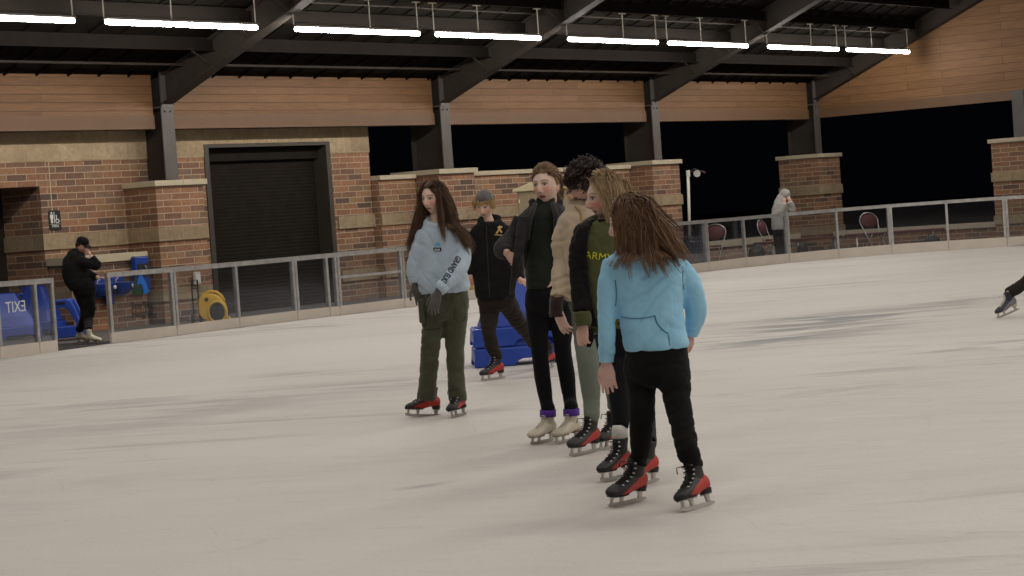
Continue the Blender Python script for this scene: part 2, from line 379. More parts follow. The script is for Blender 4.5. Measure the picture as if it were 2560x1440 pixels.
def board(nodes, style, label):
    P = [node(k) for k in nodes]; mid = (P[0][0]+P[-1][0])/2
    rt = thing('rink_board', mid, label, 'rink board', 'clear board sections round the rink')
    kb = MB(); rb = MB()
    for (p, kz, tz), (q, kz2, tz2) in zip(P, P[1:]):
        d = (q-p).normalized(); n = V((-d.y, d.x, 0))
        g = .006
        for mbx, z0, z1, w in ((kb, 0, (kz+kz2)/2, .05),):
            vs = []
            for pt, zt in ((p+d*g, kz), (q-d*g, kz2)):
                for s in (-w/2, w/2):
                    vs += [pt+n*s+V((0, 0, -.002)), pt+n*s+V((0, 0, zt))]
            kb.add(vs, [(0, 1, 3, 2), (4, 6, 7, 5), (0, 4, 5, 1), (2, 3, 7, 6), (1, 5, 7, 3), (0, 2, 6, 4)])
        rb.bar(p+V((0, 0, tz-.03)), q+V((0, 0, tz2-.03)), .06, .06)
        rb.bar(p+V((0, 0, tz+.006)), q+V((0, 0, tz2+.006)), .075, .012)
        gm = MB(); e = .022
        a, b = p+d*e, q-d*e
        vs = [a+n*s+V((0, 0, z)) for s in (-.006, .006) for z in (kz+.005, tz-.058)]+[b+n*s+V((0, 0, z)) for s in (-.006, .006) for z in (kz2+.005, tz2-.058)]
        gm.add(vs, [(0, 1, 3, 2), (4, 6, 7, 5), (0, 4, 5, 1), (2, 3, 7, 6), (1, 5, 7, 3), (0, 2, 6, 4)])
        gm.build('glass_pane', M['glass'], rt)
    kb.build('kickplate', M['hdpe'], rt, bev=.006); rail = rb.build('top_rail', M['alu'], rt)
    # post pairs at the ends, single posts inside
    for i, (p, kz, tz) in enumerate(P):
        d = (P[min(i+1, len(P)-1)][0]-P[max(i-1, 0)][0]).normalized(); n = V((-d.y, d.x, 0))
        off = .033 if i == 0 else (-.033 if i == len(P)-1 else 0.)
        m = MB(); c = p+d*off
        m.obox(c+V((0, 0, (kz+tz-.06)/2)), d, n, V((0, 0, 1)), .026, .03, (tz-.06-kz)/2+.001)
        bm = m
        for j in range(5):
            z = kz+.06+(tz-kz-.2)*j/4; bm.tube([c-n*.031+V((0, 0, z)), c-n*.036+V((0, 0, z))], .008, 6)
        m.build('post', M['alu'], rt)
    if style == 'mid':
        (p, kz, tz), (q, k2, t2) = P[0], P[-1]; m = MB(); m.bar(p+V((0, 0, .62)), q+V((0, 0, .62)), .05, .045); m.build('mid_rail', M['alu'], rt)
    ATT.append((rt, P))
    return rt, P
boards = [board(*s) for s in secs]+[board(n, 'panel', l) for n, l in zip(secs2, lab2)]
# ---------------- lettering helper
def text_mesh(s, size, font_scale_x=1.0, ext=0.0, bold=0.0):
    cu = bpy.data.curves.new('t', 'FONT'); cu.body = s; cu.size = size; cu.align_x = 'CENTER'; cu.align_y = 'CENTER'; cu.extrude = ext; cu.offset = bold; cu.resolution_u = 3
    o = bpy.data.objects.new('t', cu); COL.objects.link(o); dg = bpy.context.evaluated_depsgraph_get()
    me = bpy.data.meshes.new_from_object(o.evaluated_get(dg)); bpy.data.objects.remove(o); bpy.data.curves.remove(cu)
    if font_scale_x != 1: me.transform(Matrix.Diagonal((font_scale_x, 1, 1, 1)))
    return me
def place_flat(me, c, ax, ay, name, mt, parent, off=V((0, 0, 0))):
    n = ax.cross(ay); Mx = Matrix((ax, ay, n)).transposed().to_4x4(); Mx.translation = c+off; me.transform(Mx)
    return link(name, me, mt, parent)
def flat_poly(name, poly, c, ax, ay, mt, parent, th=.002):
    m = MB(); m.prism(poly, c, ax, ay, ax.cross(ay), th); return m.build(name, mt, parent)
UP = V((0, 0, 1))
M['decal_black'] = mat('black_vinyl', (.012, .012, .012), .5); M['decal_white'] = mat('white_vinyl', (.7, .7, .68), .5)
M['decal_blue'] = mat('blue_vinyl', (.005, .14, .55), .45); M['decal_green'] = mat('green_vinyl', (.008, .035, .02), .5)
rt, P = boards[1]
p, q = P[0][0], P[1][0]; d = (q-p).normalized(); nrm = V((d.y, -d.x, 0))
c = PD(40, 768, 30.35); s = (c-p).dot(d); c = p+d*s+V((0, 0, c.z))
place_flat(text_mesh('EXIT', .215, 1.05, .001), c, -d, UP, 'exit_lettering', M['decal_white'], rt, nrm*.012)
rt, P = boards[2]; p, q = P[0][0], P[1][0]; d = (q-p).normalized(); nrm = V((d.y, -d.x, 0))
def onpane(x, y):
    D = interp(BT, x)[2]; c = PD(x, y, D); s = (c-p).dot(d); return p+d*s+V((0, 0, c.z))+nrm*.010
k = 5611/33.1
place_flat(text_mesh('Sterling', .150, 1.0, .001, .004), onpane(355, 763), d, UP, 'city_lettering', M['decal_black'], rt)
place_flat(text_mesh('Heights', .150, 1.0, .001, .004), onpane(356, 784), d, UP, 'city_lettering', M['decal_black'], rt)
def pxpoly(pts, c, kx=1.0):
    return [((x-c[0])/k*1.16, -(y-c[1]+.07*(x-c[0]))/k) for x, y in pts]
cc = (352, 712)
arc = [(342, 714), (345, 700), (350, 690), (356, 686), (362, 692), (369, 706), (376, 727), (376, 731), (361, 736), (360, 722), (357, 711), (352, 708), (347, 710)]
flat_poly('city_logo_wave', pxpoly(arc, cc), onpane(*cc), d, UP, M['decal_blue'], rt)
gl = [(346, 679), (349, 681), (343, 696), (341, 714), (347, 713), (352, 711), (356, 716), (357, 730), (354, 737), (330, 739), (324, 735), (328, 727), (332, 706), (338, 690)]
flat_poly('city_logo_leaf', pxpoly(gl, cc), onpane(*cc)-nrm*.001, d, UP, M['decal_green'], rt)

# ---------------- brick building
YP, YW = 27.65, 28.4
bld = thing('brick_building', (29, 29.5, 0), 'tall red brick building with tan stone bands and a dark roller shutter', 'building')
w = MB()
w.box(10, 22, YW, 28.8, 0, 4.25); w.box(22, 25.52, YW, 28.8, 2.47, 4.25); w.box(25.52, 29.46, YW, 29.35, 0, 4.25)
w.box(29.46, 32.93, YW, 28.8, 3.10, 4.25); w.box(32.93, 34.1, YW, 28.8, 0, 4.25); w.box(33.7, 34.1, 28.8, 38, 0, 4.25)
w.build('brick_wall', M['brick'], bld)
w = MB(); e = .014
w.box(10, 29.46, YW-e, YW, 2.87, 3.6); w.box(29.46, 32.93, YW-e, YW, 3.105, 3.6); w.box(32.93, 34.1+e, YW-e, YW, 2.87, 3.6)
w.box(34.1, 34.1+e, YW, 38, 2.87, 3.6); w.build('header_stone', M['topstone'], bld)
w = MB(); e = .035
for z0, z1 in ((1.405, 1.65), (.38, .60)):
    w.box(25.52-e, 27.45, YW-e, YW, z0, z1) if z0 > 1 else None
    if z0 > 1: w.box(25.52-e, 25.52, YW, 29.35, z0, z1)
    w.box(28.61, 29.36, YW-e, YW, z0, z1); w.box(33.02, 34.1+e, YW-e, YW, z0, z1); w.box(34.1, 34.1+e, YW, 38, z0, z1)
w.each('stone_band', M['stone'], bld)
w = MB(); w.box(25.75, 25.765, YW-.003, YW, 1.66, 3.36); w.box(33.35, 33.365, YW-.018, YW-.015, 2.87, 3.36)
w.each('control_joint', M['cap'], bld)
w = MB(); w.box(22, 25.5, 31, 31.1, 0, 2.5); w.box(22, 25.515, 29.35, 31.1, 2.48, 2.55); w.box(25.53, 25.6, 29.36, 31.1, 0, 2.48)
w.each('passage_lining', noisy('passage_paint', (.05, .035, .025), (.06, .045, .03), 2, .8, 0, 0), bld)
sh = MB(); prof = []
z = .0
while z < 2.88:
    prof += [(z, 0), (z+.014, .006), (z+.05, .007), (z+.064, 0)]; z += .066
vs = []; fs = []
for zz, yy in prof:
    vs += [V((29.5, 28.72-yy, zz)), V((32.9, 28.72-yy, zz))]
for i in range(len(prof)-1): fs.append((2*i, 2*i+1, 2*i+3, 2*i+2))
sh.add(vs, fs); so = sh.build('roller_shutter', M['shutter'], bld, norm=False)
w = MB(); w.box(29.58, 32.81, 28.60, 28.74, 2.80, 3.02); w.build('shutter_hood', M['shutter'], bld)
w = MB(); w.box(29.462, 29.58, 28.38, 28.74, 0, 3.04); w.box(32.81, 32.928, 28.38, 28.74, 0, 3.04); w.box(29.462, 32.928, 28.38, 28.74, 3.04, 3.098)
w.build('shutter_frame', M['frame'], bld)
# projecting ledge under the sign
blk = thing('ledge_wall', (26.4, 28.1, 0), 'low projecting brick wall with a stone ledge behind the person in black', 'low wall')
w = MB(); w.box(25.56, 27.26, 27.86, YW-.04, 0, 1.13); w.build('brick_base', M['brick'], blk)
w = MB(); w.box(25.53, 27.30, 27.82, YW-.037, .56, .78); w.build('stone_band', M['stone'], blk)
w = MB(); w.box(25.5, 27.3, 27.8, YW-.035, 1.13, 1.265); w.build('stone_cap', M['cap'], blk, bev=.01)
# ---------------- piers
def pier(x0, y0, label, w=1.16, dp=1.15, top=2.36):
    r = thing('brick_pier', (x0+w/2, y0+dp/2, 0), label, 'pier', 'square brick piers carrying the steel columns')
    m = MB(); m.box(x0, x0+w, y0, y0+dp, 0, top); m.build('brick_shaft', M['brick'], r)
    m = MB(); e = .035
    for z0, z1 in ((1.41, 1.645), (.375, .595)): m.box(x0-e, x0+w+e, y0-e, y0+dp+e, z0, z1)
    m.each('stone_band', M['stone'], r, bev=.012)
    m = MB(); h = w/2
    m.box(x0-.06, x0+h+.05, y0-.06, y0+dp+.06, top, top+.098); m.box(x0+h+.054, x0+w+.06, y0-.06, y0+dp+.06, top, top+.098)
    m.each('stone_cap', M['cap'], r, bev=.008)
PX0 = [27.45, 35.34, 43.21, 51.08]
plab = ['brick pier in front of the roller shutter, left of its opening', 'brick pier joined to low walls behind the dark-haired skater in pale blue',
        'brick pier right of the curly-haired head, beside the work light', 'free-standing brick pier behind the person in the grey hood']
for x0, l in zip(PX0, plab): pier(x0, YP, l)
pier(51.12, 21.75, 'brick pier cut by the right picture edge', 1.16, 1.16)
def lowwall(x0, x1, y0, y1, z, label, cap=.09):
    r = thing('low_wall', ((x0+x1)/2, (y0+y1)/2, 0), label, 'low wall')
    m = MB(); m.box(x0, x1, y0, y1, 0, z-cap); m.build('brick_base', M['brick'], r)
    m = MB(); m.box(x0, x1, y0-.05, y1+.05, z-cap, z) if x1-x0 > y1-y0 else m.box(x0-.05, x1+.05, y0, y1, z-cap, z)
    m.build('stone_cap', M['cap'], r, bev=.006)
    if z > 2:
        m = MB(); m.box(x0, x1, y0-.03, y0, 1.415, 1.64); m.box(x0, x1, y0-.03, y0, .38, .59); m.each('stone_band', M['stone'], r)
lowwall(34.12, 35.27, 28.22, 28.6, 2.40, 'high brick screen wall between the tall building and the second pier')
lowwall(36.57, 43.14, 28.22, 28.6, 2.40, 'long brick screen wall behind the heads of the group')
lowwall(44.44, 51.0, 28.3, 28.7, .455, 'knee-high brick wall with pale cap behind the red chair', .16)
lowwall(51.55, 51.95, 22.98, 27.58, .44, 'knee-high brick wall with pale cap below the gable, behind the oval chair back', .13)
# ---------------- sign
sg = thing('restroom_sign', (25.79, YW-.004, 1.89), 'black rounded MEN restroom sign with white figure and wheelchair symbol', 'sign')
def rrect(w, h, r, n=5):
    out = []
    for cx, cy, a0 in ((w/2-r, h/2-r, 0), (-w/2+r, h/2-r, 90), (-w/2+r, -h/2+r, 180), (w/2-r, -h/2+r, 270)):
        out += [(cx+r*math.cos(math.radians(a0+90*i/n)), cy+r*math.sin(math.radians(a0+90*i/n))) for i in range(n+1)]
    return out
XA = V((1, 0, 0)); c0 = V((25.79, YW-.003, 1.89)); MY = V((0, -1, 0))
m = MB(); m.prism(rrect(.26, .335, .03), c0, XA, UP, MY, .012); m.build('sign_plate', M['decal_black'], sg)
m = MB(); cs = V((25.79, YW-.0155, 1.89))
def circ(cx, cy, r, n=12, a0=0, a1=360): return [(cx+r*math.cos(math.radians(a0+(a1-a0)*i/n)), cy+r*math.sin(math.radians(a0+(a1-a0)*i/n))) for i in range(n if a1-a0 == 360 else n+1)]
m.prism(circ(-.07, .125, .018), cs, XA, UP, MY, .002)
m.prism([(-.103, .1), (-.037, .1), (-.035, .03), (-.047, .03), (-.05, -.045), (-.09, -.045), (-.093, .03), (-.105, .03)], cs, XA, UP, MY, .002)
m.prism([(-.02, .14), (-.006, .14), (-.006, -.045), (-.02, -.045)], cs, XA, UP, MY, .002)
m.prism(circ(.033, .075, .014), cs, XA, UP, MY, .002)
m.prism([(.022, .06), (.042, .06), (.045, .025), (.085, .02), (.108, -.025), (.095, -.032), (.075, .004), (.03, .008)], cs, XA, UP, MY, .002)
ring = circ(.05, -.008, .042, 18, 100, 400); ring2 = circ(.05, -.008, .028, 18, 400, 100)
for i in range(len(ring)-1):
    a, b = ring[i], ring[i+1]; m.prism([a, b, (.05+(b[0]-.05)*.66, -.008+(b[1]+.008)*.66), (.05+(a[0]-.05)*.66, -.008+(a[1]+.008)*.66)], cs, XA, UP, MY, .002)
m.prism([(-.12, -.062), (.12, -.062), (.12, -.066), (-.12, -.066)], cs, XA, UP, MY, .002)
m.build('pictogram', M['decal_white'], sg)
me = text_mesh('MEN', .062, 1.15, .001); place_flat(me, V((25.79, YW-.0165, 1.792)), XA, UP, 'lettering', M['decal_white'], sg)
# ---------------- steel columns
CX = [28.05, 35.9, 43.78, 51.5]
clab = ['dark steel column on the brick pier beside the roller shutter', 'dark steel column above the pale blue skater', 'dark steel column right of the curly-haired head', 'dark steel column at the start of the gable wall']
for i, (cx, l) in enumerate(zip(CX, clab)):
    r = thing('steel_column', (cx, YP+.5, 2.458), l, 'column', 'steel columns standing on the brick piers')
    m = MB(); m.box(cx-.15, cx+.15, YP+.17, YP+.195, 2.475, 3.72); m.box(cx-.13, cx+.13, YP+.16, YP+.195, 3.745, 4.62)
    m.each('front_flange', M['colsteel'], r)
    m = MB(); m.box(cx-.012, cx+.012, YP+.195, YP+.96, 2.475, 4.5); m.build('web', M['darksteel'], r)
    m = MB(); m.box(cx-.15, cx+.15, YP+.96, YP+.985, 2.475, 4.3); m.build('back_flange', M['darksteel'], r)
    m = MB(); m.box(cx-.17, cx+.17, YP+.13, YP+1.0, 2.459, 2.474); m.build('base_plate', M['darksteel'], r)
    m = MB(); m.box(cx-.16, cx+.16, YP+.15, YP+.95, 3.72, 3.745)
    for sx in (-.07, .07): m.tube([(cx+sx, YP+.17, 3.66), (cx+sx, YP+.14, 3.66)], .02, 6)
    m.build('connection_plate', M['colsteel'], r)
r = thing('steel_column', (51.75, 22.3, 2.458), 'dark steel column at the right picture edge above the cut-off pier', 'column', 'steel columns standing on the brick piers')
m = MB(); m.box(51.4, 51.42, 22.12, 22.42, 2.46, 3.6); m.box(52.0, 52.02, 22.12, 22.42, 2.46, 3.6); m.each('flange', M['colsteel'], r)
m = MB(); m.box(51.42, 52.0, 22.26, 22.28, 2.46, 3.6); m.build('web', M['darksteel'], r)
# ---------------- roof
SL = .415
dk = lambda Y: 4.31+SL*(27.95-Y)
roof = thing('pavilion_roof', (30, 20, 4.3), 'dark steel pavilion roof with rafters, purlins and brown wood fascia over the rink', 'roof')
YR = 6.0
m = MB()
def slab(m, x0, x1, ya, za, yb, zb, th):
    m.add([(x0, ya, za), (x1, ya, za), (x1, yb, zb), (x0, yb, zb), (x0, ya, za+th), (x1, ya, za+th), (x1, yb, zb+th), (x0, yb, zb+th)],
          [(0, 1, 2, 3), (4, 7, 6, 5), (0, 4, 5, 1), (1, 5, 6, 2), (2, 6, 7, 3), (3, 7, 4, 0)])
slab(m, -20, 52.4, 29.4, dk(29.4), YR, dk(YR), .05)
slab(m, -20, 52.4, YR, dk(YR), -17, dk(YR)-SL*23, .05)
x = 10.05
while x < 51.3:
    slab(m, x, x+.035, 28.0, dk(28.0)-.042, 14, dk(14)-.042, .04); x += .69
x = 10.05
while x < 51.3:
    if min(abs(x-c) for c in CX) > .3: m.box(x-.002, x+.037, 27.92, 27.962, 4.31, 4.352)
    x += .69
m.build('roof_deck', M['deck'], roof)
for i, Y in enumerate([26.62, 25.68, 24.8, 23.85, 22.9, 21.9, 20.9]):
    m = MB(); z = dk(Y)-.045
    m.box(8, 51.3, Y, Y+.012, z-.22, z); m.box(8, 51.3, Y-.07, Y+.012, z-.232, z-.22); m.build('purlin', M['purlin'], roof)
def rafter(cx, sl, z0, y0, name='rafter', ye=14.0):
    m = MB(); f = lambda Y: z0+sl*(y0-Y)
    def seg(xa, xb, lo, hi):
        m.add([(xa, y0, f(y0)+lo), (xb, y0, f(y0)+lo), (xb, ye, f(ye)+lo), (xa, ye, f(ye)+lo), (xa, y0, f(y0)+hi), (xb, y0, f(y0)+hi), (xb, ye, f(ye)+hi), (xa, ye, f(ye)+hi)],
              [(0, 1, 2, 3), (4, 7, 6, 5), (0, 4, 5, 1), (1, 5, 6, 2), (2, 6, 7, 3), (3, 7, 4, 0)])
    seg(cx-.14, cx+.14, 0, .022); seg(cx-.012, cx+.012, .022, .50); seg(cx-.14, cx+.14, .50, .518)
    m.build(name, M['darksteel'], roof)
for cx, sl, z0 in zip(CX, (.416, .415, .415, .43), (3.765, 3.775, 3.8, 3.84)): rafter(cx, sl, z0, YP+.2)
rafter(20.15, .415, 3.77, YP+.2)
for Y, rr in ((27.3, .022), (25.2, .016)):
    m = MB(); m.tube([(8, Y, dk(Y)-.16), (51.3, Y, dk(Y)-.16)], rr, 8); m.build('conduit', M['darksteel'], roof)
# gusset web at the knee and flange braces
for i, cx in enumerate(CX):
    m = MB(); m.add([(cx-.01, YP+.195, 3.76), (cx-.01, YP+.195, 4.4), (cx-.01, 26.2, 4.9), (cx+.01, YP+.195, 3.76), (cx+.01, YP+.195, 4.4), (cx+.01, 26.2, 4.9)], [(0, 1, 2), (3, 5, 4), (0, 3, 4, 1), (1, 4, 5, 2), (2, 5, 3, 0)])
    m.build('gusset', M['darksteel'], roof)
    for Y in (26.60, 25.66, 24.78):
        m = MB(); m.bar((cx-.62, Y, dk(Y)-.25), (cx-.13, Y-.0, 3.78+SL*(27.85-Y)+.03), .045, .012); m.build('flange_brace', M['darksteel'], roof)
# fascia bays
ends = [(8, CX[0]-.2), (CX[0]+.155, CX[1]-.2), (CX[1]+.155, CX[2]-.2), (CX[2]+.155, CX[3]-.2)]
for x0, x1 in ends:
    m = MB(); m.box(x0, x1, 27.97, 28.12, 3.605, 4.312); m.build('wood_fascia', M['siding'], roof)
    m = MB(); m.box(x0, x1, 27.945, 28.16, 3.365, 3.604); m.build('fascia_trim', M['trim'], roof)
m = MB(); m.box(8, 34.15, 28.161, 28.385, 3.37, 3.40); m.build('soffit', M['darksteel'], roof)
m = MB(); GX = 51.66
m.add([(GX, 28.05, 3.63), (GX, 2, 3.63), (GX, 2, dk(6)-1.6), (GX, 6, dk(6)-.02), (GX, 28.05, dk(28.05)-.02), (GX+.1, 28.05, 3.63), (GX+.1, 2, 3.63), (GX+.1, 2, dk(6)-1.6), (GX+.1, 6, dk(6)-.02), (GX+.1, 28.05, dk(28.05)-.02)],
      [(0, 1, 2, 3, 4), (9, 8, 7, 6, 5), (0, 5, 6, 1), (1, 6, 7, 2), (2, 7, 8, 3), (3, 8, 9, 4), (4, 9, 5, 0)])
m.build('gable_siding', siding_mat(.205, 'gable_siding', 1.5), roof)  # boards coloured brighter to stand in for light from the end lamp
m = MB(); m.box(GX-.025, GX+.13, 2, 28.05, 3.385, 3.628); m.build('gable_trim', M['trim'], roof)
# ---------------- lights
def emis(name, col, s):
    m = bpy.data.materials.new(name); m.use_nodes = True; b = bsdf(m)
    b.inputs['Emission Color'].default_value = (*col, 1); b.inputs['Emission Strength'].default_value = s; b.inputs['Base Color'].default_value = (.8, .8, .8, 1); return m
M['tube'] = emis('fluorescent_tube', (1, .94, .88), TUBE_S)
FIX = [(19.9, 23.23, .49), (23.82, 27.21, .43), (28.1, 31.44, .6), (31.87, 35.14, .41), (36.05, 39.31, .62), (39.69, 42.97, .42), (43.85, 47.18, .62), (47.58, 50.87, .41)]
words = ['leftmost, cut by the picture edge', 'second from the left, above the left fascia', 'third from the left, just right of the first rafter', 'fourth from the left, left of the second rafter', 'fifth from the left, right of the second rafter', 'sixth from the left, left of the third rafter', 'second from the right', 'rightmost, nearest the gable wall']
for (xa, xb, fm), wd in zip(FIX, words):
    Y, z = 24.8, 4.77; xm = xa+(xb-xa)*fm
    r = thing('hanging_light', ((xa+xb)/2, Y, z), 'glowing tube light, '+wd, 'light', 'tube lights in a row under the roof')
    for a, b in ((xa+.02, xm-.015), (xm+.015, xb-.02)):
        m = MB(); n = 8; pts = []; rr = []
        for k, (t, q) in enumerate([(0, .3), (.012, .8), (.035, 1), (1, 1), (1, 1)]): pass
        Lk = b-a
        m.tube([(a, Y, z), (a+.01, Y, z), (a+.04, Y, z), (b-.04, Y, z), (b-.01, Y, z), (b, Y, z)], [.012, .030, .037, .037, .030, .012], 12)
        m.build('tube', M['tube'], r, smooth=True)
    m = MB(); m.box(xa, xb, Y-.03, Y+.03, z+.039, z+.075); m.build('housing', M['colsteel'], r)
    for x in (xa+.02, xm, xb-.02):
        m = MB(); top = dk(Y)-.28
        m.tube([(x, Y+.03, z+.075), (x, Y+.03, top)], .011, 6); m.box(x-.09, x+.09, Y, Y+.06, top-.012, top+.01); m.build('rod', M['rodwhite'], r)
# further rows of the same lights, over the rink and out of frame
for Y in (17.5, 10.5, 3.5, -3.5, -10.5):
    zz = (dk(Y) if Y > YR else dk(YR)-SL*(YR-Y))-.85
    for k in range(4):
        la = bpy.data.lights.new('tube_row', 'AREA'); la.shape = 'RECTANGLE'; la.size = 11.; la.size_y = .1; la.energy = ROW_W*{17.5: .75, 10.5: .85, 3.5: 1.3, -3.5: 1.4, -10.5: 1.}[Y]*(.8 if k == 3 else 1); la.color = (1, .94, .86)
        o = bpy.data.objects.new('tube_row_lamp', la); COL.objects.link(o); o.location = (1+6+k*12.4, Y, zz)
        tag(o, 'row of white tube lamps hung high over the rink, out of frame', 'light', 'lamp rows over the rink')
# ================================================================= PEOPLE TOOLKIT
def col_attr(me, cols):
    a = me.color_attributes.new('Col', 'FLOAT_COLOR', 'POINT')
    buf = []
    for c in cols: buf += [c[0], c[1], c[2], 1.0]
    a.data.foreach_set('color', buf)
def vcol_mat(name, rough=.5, spec=.4, sss=0., bscale=200, bstr=.1, mulnoise=0., sheen=0.):
    m = mat(name, rough=rough, spec=spec); a = N(m, 'ShaderNodeAttribute'); a.attribute_name = 'Col'
    c = a.outputs['Color']
    if mulnoise:
        c = mixcol(m, mulnoise, c, ramp(m, noise_tex(m, N(m, 'ShaderNodeTexCoord').outputs['Object'], 25, 4), [(.3, .7), (.7, 1.15)]), 'MULTIPLY')
    L(m, c, bsdf(m).inputs['Base Color'])
    if sss:
        bsdf(m).inputs['Subsurface Weight'].default_value = sss; bsdf(m).inputs['Subsurface Radius'].default_value = (.012, .004, .002); bsdf(m).inputs['Subsurface Scale'].default_value = .6
    if bstr: bump(m, noise_tex(m, N(m, 'ShaderNodeTexCoord').outputs['Object'], bscale, 2), bstr, .002)
    return m
def cloth(name, c, rough=.9, scale=90, bstr=.35, var=.18, sheen=.25, wr=.5):
    m = mat(name, c, rough, 0, .15); t = N(m, 'ShaderNodeTexCoord').outputs['Object']
    n = noise_tex(m, t, 7, 4, .6); c1 = tuple(x*(1-var) for x in c); c2 = tuple(min(1, x*(1+var)) for x in c)
    L(m, mixcol(m, ramp(m, n, [(.3, 0.), (.7, 1.)]), c1, c2), bsdf(m).inputs['Base Color'])
    bsdf(m).inputs['Sheen Weight'].default_value = sheen; bsdf(m).inputs['Sheen Roughness'].default_value = .5
    big = noise_tex(m, mapping(m, t, (1, 1, .45), (.3, .5, .2)), 11, 4, .55, 1.2)
    bump(m, math_n(m, 'ADD', math_n(m, 'MULTIPLY', big, wr*6), math_n(m, 'MULTIPLY', noise_tex(m, t, scale, 3), .35)), bstr, .006)
    return m
M['skin'] = vcol_mat('skin', .5, .4, .12, 260, .08)
M['hair'] = vcol_mat('hair', .48, .35, 0, 200, 0); bsdf(M['hair']).inputs['Anisotropic'].default_value = .4
def recalc(me):
    bm = bmesh.new(); bm.from_mesh(me); bmesh.ops.recalc_face_normals(bm, faces=bm.faces[:]); bm.to_mesh(me); bm.free()
def remesh(mb, voxel=.012, smooth=3, disp=None):
    me = mb.mesh('tmp'); recalc(me)
    o = bpy.data.objects.new('tmp', me); COL.objects.link(o)
    r = o.modifiers.new('r', 'REMESH'); r.mode = 'VOXEL'; r.voxel_size = voxel; r.adaptivity = 0
    if smooth:
        s = o.modifiers.new('s', 'SMOOTH'); s.factor = .5; s.iterations = smooth
    dg = bpy.context.evaluated_depsgraph_get(); out = bpy.data.meshes.new_from_object(o.evaluated_get(dg))
    bpy.data.objects.remove(o); bpy.data.meshes.remove(me)
    if disp:
        ns = [v.normal.copy() for v in out.vertices]
        for v, n in zip(out.vertices, ns): v.co = v.co+n*disp(v.co, n)
        out.update()
    out.polygons.foreach_set('use_smooth', [True]*len(out.polygons))
    return out
def folds(amp=.006, f=(7, 7, 10), seed=0, sharp=2.2, tilt=.6, dr=None):
    if dr is not None:
        d1 = V(dr).normalized(); n1 = d1.cross(FH).normalized(); n2 = d1.cross(n1)
    off = V((seed*3.17, seed*1.31, seed*.77))
    def d(co, n):
        p = V((co.x*f[0]+co.z*tilt*f[2]*.5, co.y*f[1]-co.z*tilt*2, co.z*f[2]))+off
        a = noise.noise(p); b = noise.noise(p*2.3+off)
        r = max(0., 1-abs(a)*2.6)**sharp; r2 = max(0., 1-abs(b)*2.6)**sharp
        ex = 0.
        if dr is not None:
            w_ = noise.noise(co*3+off)*.05
            q = V(((co.dot(n1)+w_)*13, co.dot(d1)*2.6, co.dot(n2)*4))+off*2
            k_ = 1-min(1., abs(noise.noise(q))*3.2); m_ = max(0., noise.noise(co*2.2+off)*1.6+.45)
            ex = -amp*1.25*k_*k_*m_
        return -amp*(r*.7+r2*.35)+amp*.4*noise.noise(p*.6)+ex
    return d
def crom(P, k=4):
    """Catmull-Rom through tuples of floats/vectors"""
    out = []; n = len(P)
    for i in range(n-1):
        p0, p1, p2, p3 = P[max(i-1, 0)], P[i], P[i+1], P[min(i+2, n-1)]
        for j in range(k):
            t = j/k; t2 = t*t; t3 = t2*t
            out.append(tuple((.5*((b*2)+(c-a)*t+(a*2-b*5+c*4-d)*t2+(b*3-a-c*3+d)*t3)) for a, b, c, d in zip(p0, p1, p2, p3)))
    out.append(P[-1]); return out
def trunk(mb, rings, J, px_m, n=36, e=2.4):
    R = crom([(J(x, y, dz), w/px_m, d) for x, y, w, d, dz in rings], 4); out = []
    for c, w, d in R:
        w = max(w, .004); d = max(d, .004); ring = []
        for k in range(n):
            a = 2*math.pi*k/n; ca, sa = math.cos(a), math.sin(a)
            ring.append(c+RH*(w*math.copysign(abs(ca)**(2/e), ca))+FH*(d*math.copysign(abs(sa)**(2/e), sa)))
        out.append(ring)
    mb.rings(out)
def limb(mb, pts, rad, n=16, k=5):
    P = crom([(p, r) for p, r in zip(pts, rad)], k); mb.tube([p for p, r in P], [max(r, .003) for p, r in P], n)
def join_meshes(name, parts, mt, parent):
    """parts: list of (verts, faces, cols) -> one mesh object with a colour attribute"""
    vs = []; fs = []; cs = []
    for v, f, c in parts:
        b = len(vs); vs += v; fs += [tuple(i+b for i in q) for q in f]; cs += c
    me = bpy.data.meshes.new(name); me.from_pydata(vs, [], fs); me.update(); col_attr(me, cs)
    me.polygons.foreach_set('use_smooth', [True]*len(fs)); return link(name, me, mt, parent)
def raw(me, colf):
    v = [tuple(x.co) for x in me.vertices]; f = [tuple(p.vertices) for p in me.polygons]; c = [colf(x.co) for x in me.vertices]
    bpy.data.meshes.remove(me); return v, f, c
def gs(d2, s): return math.exp(-d2/(2*s*s))
def sstep(a, b, x):
    t = min(1, max(0, (x-a)/(b-a))); return t*t*(3-2*t)
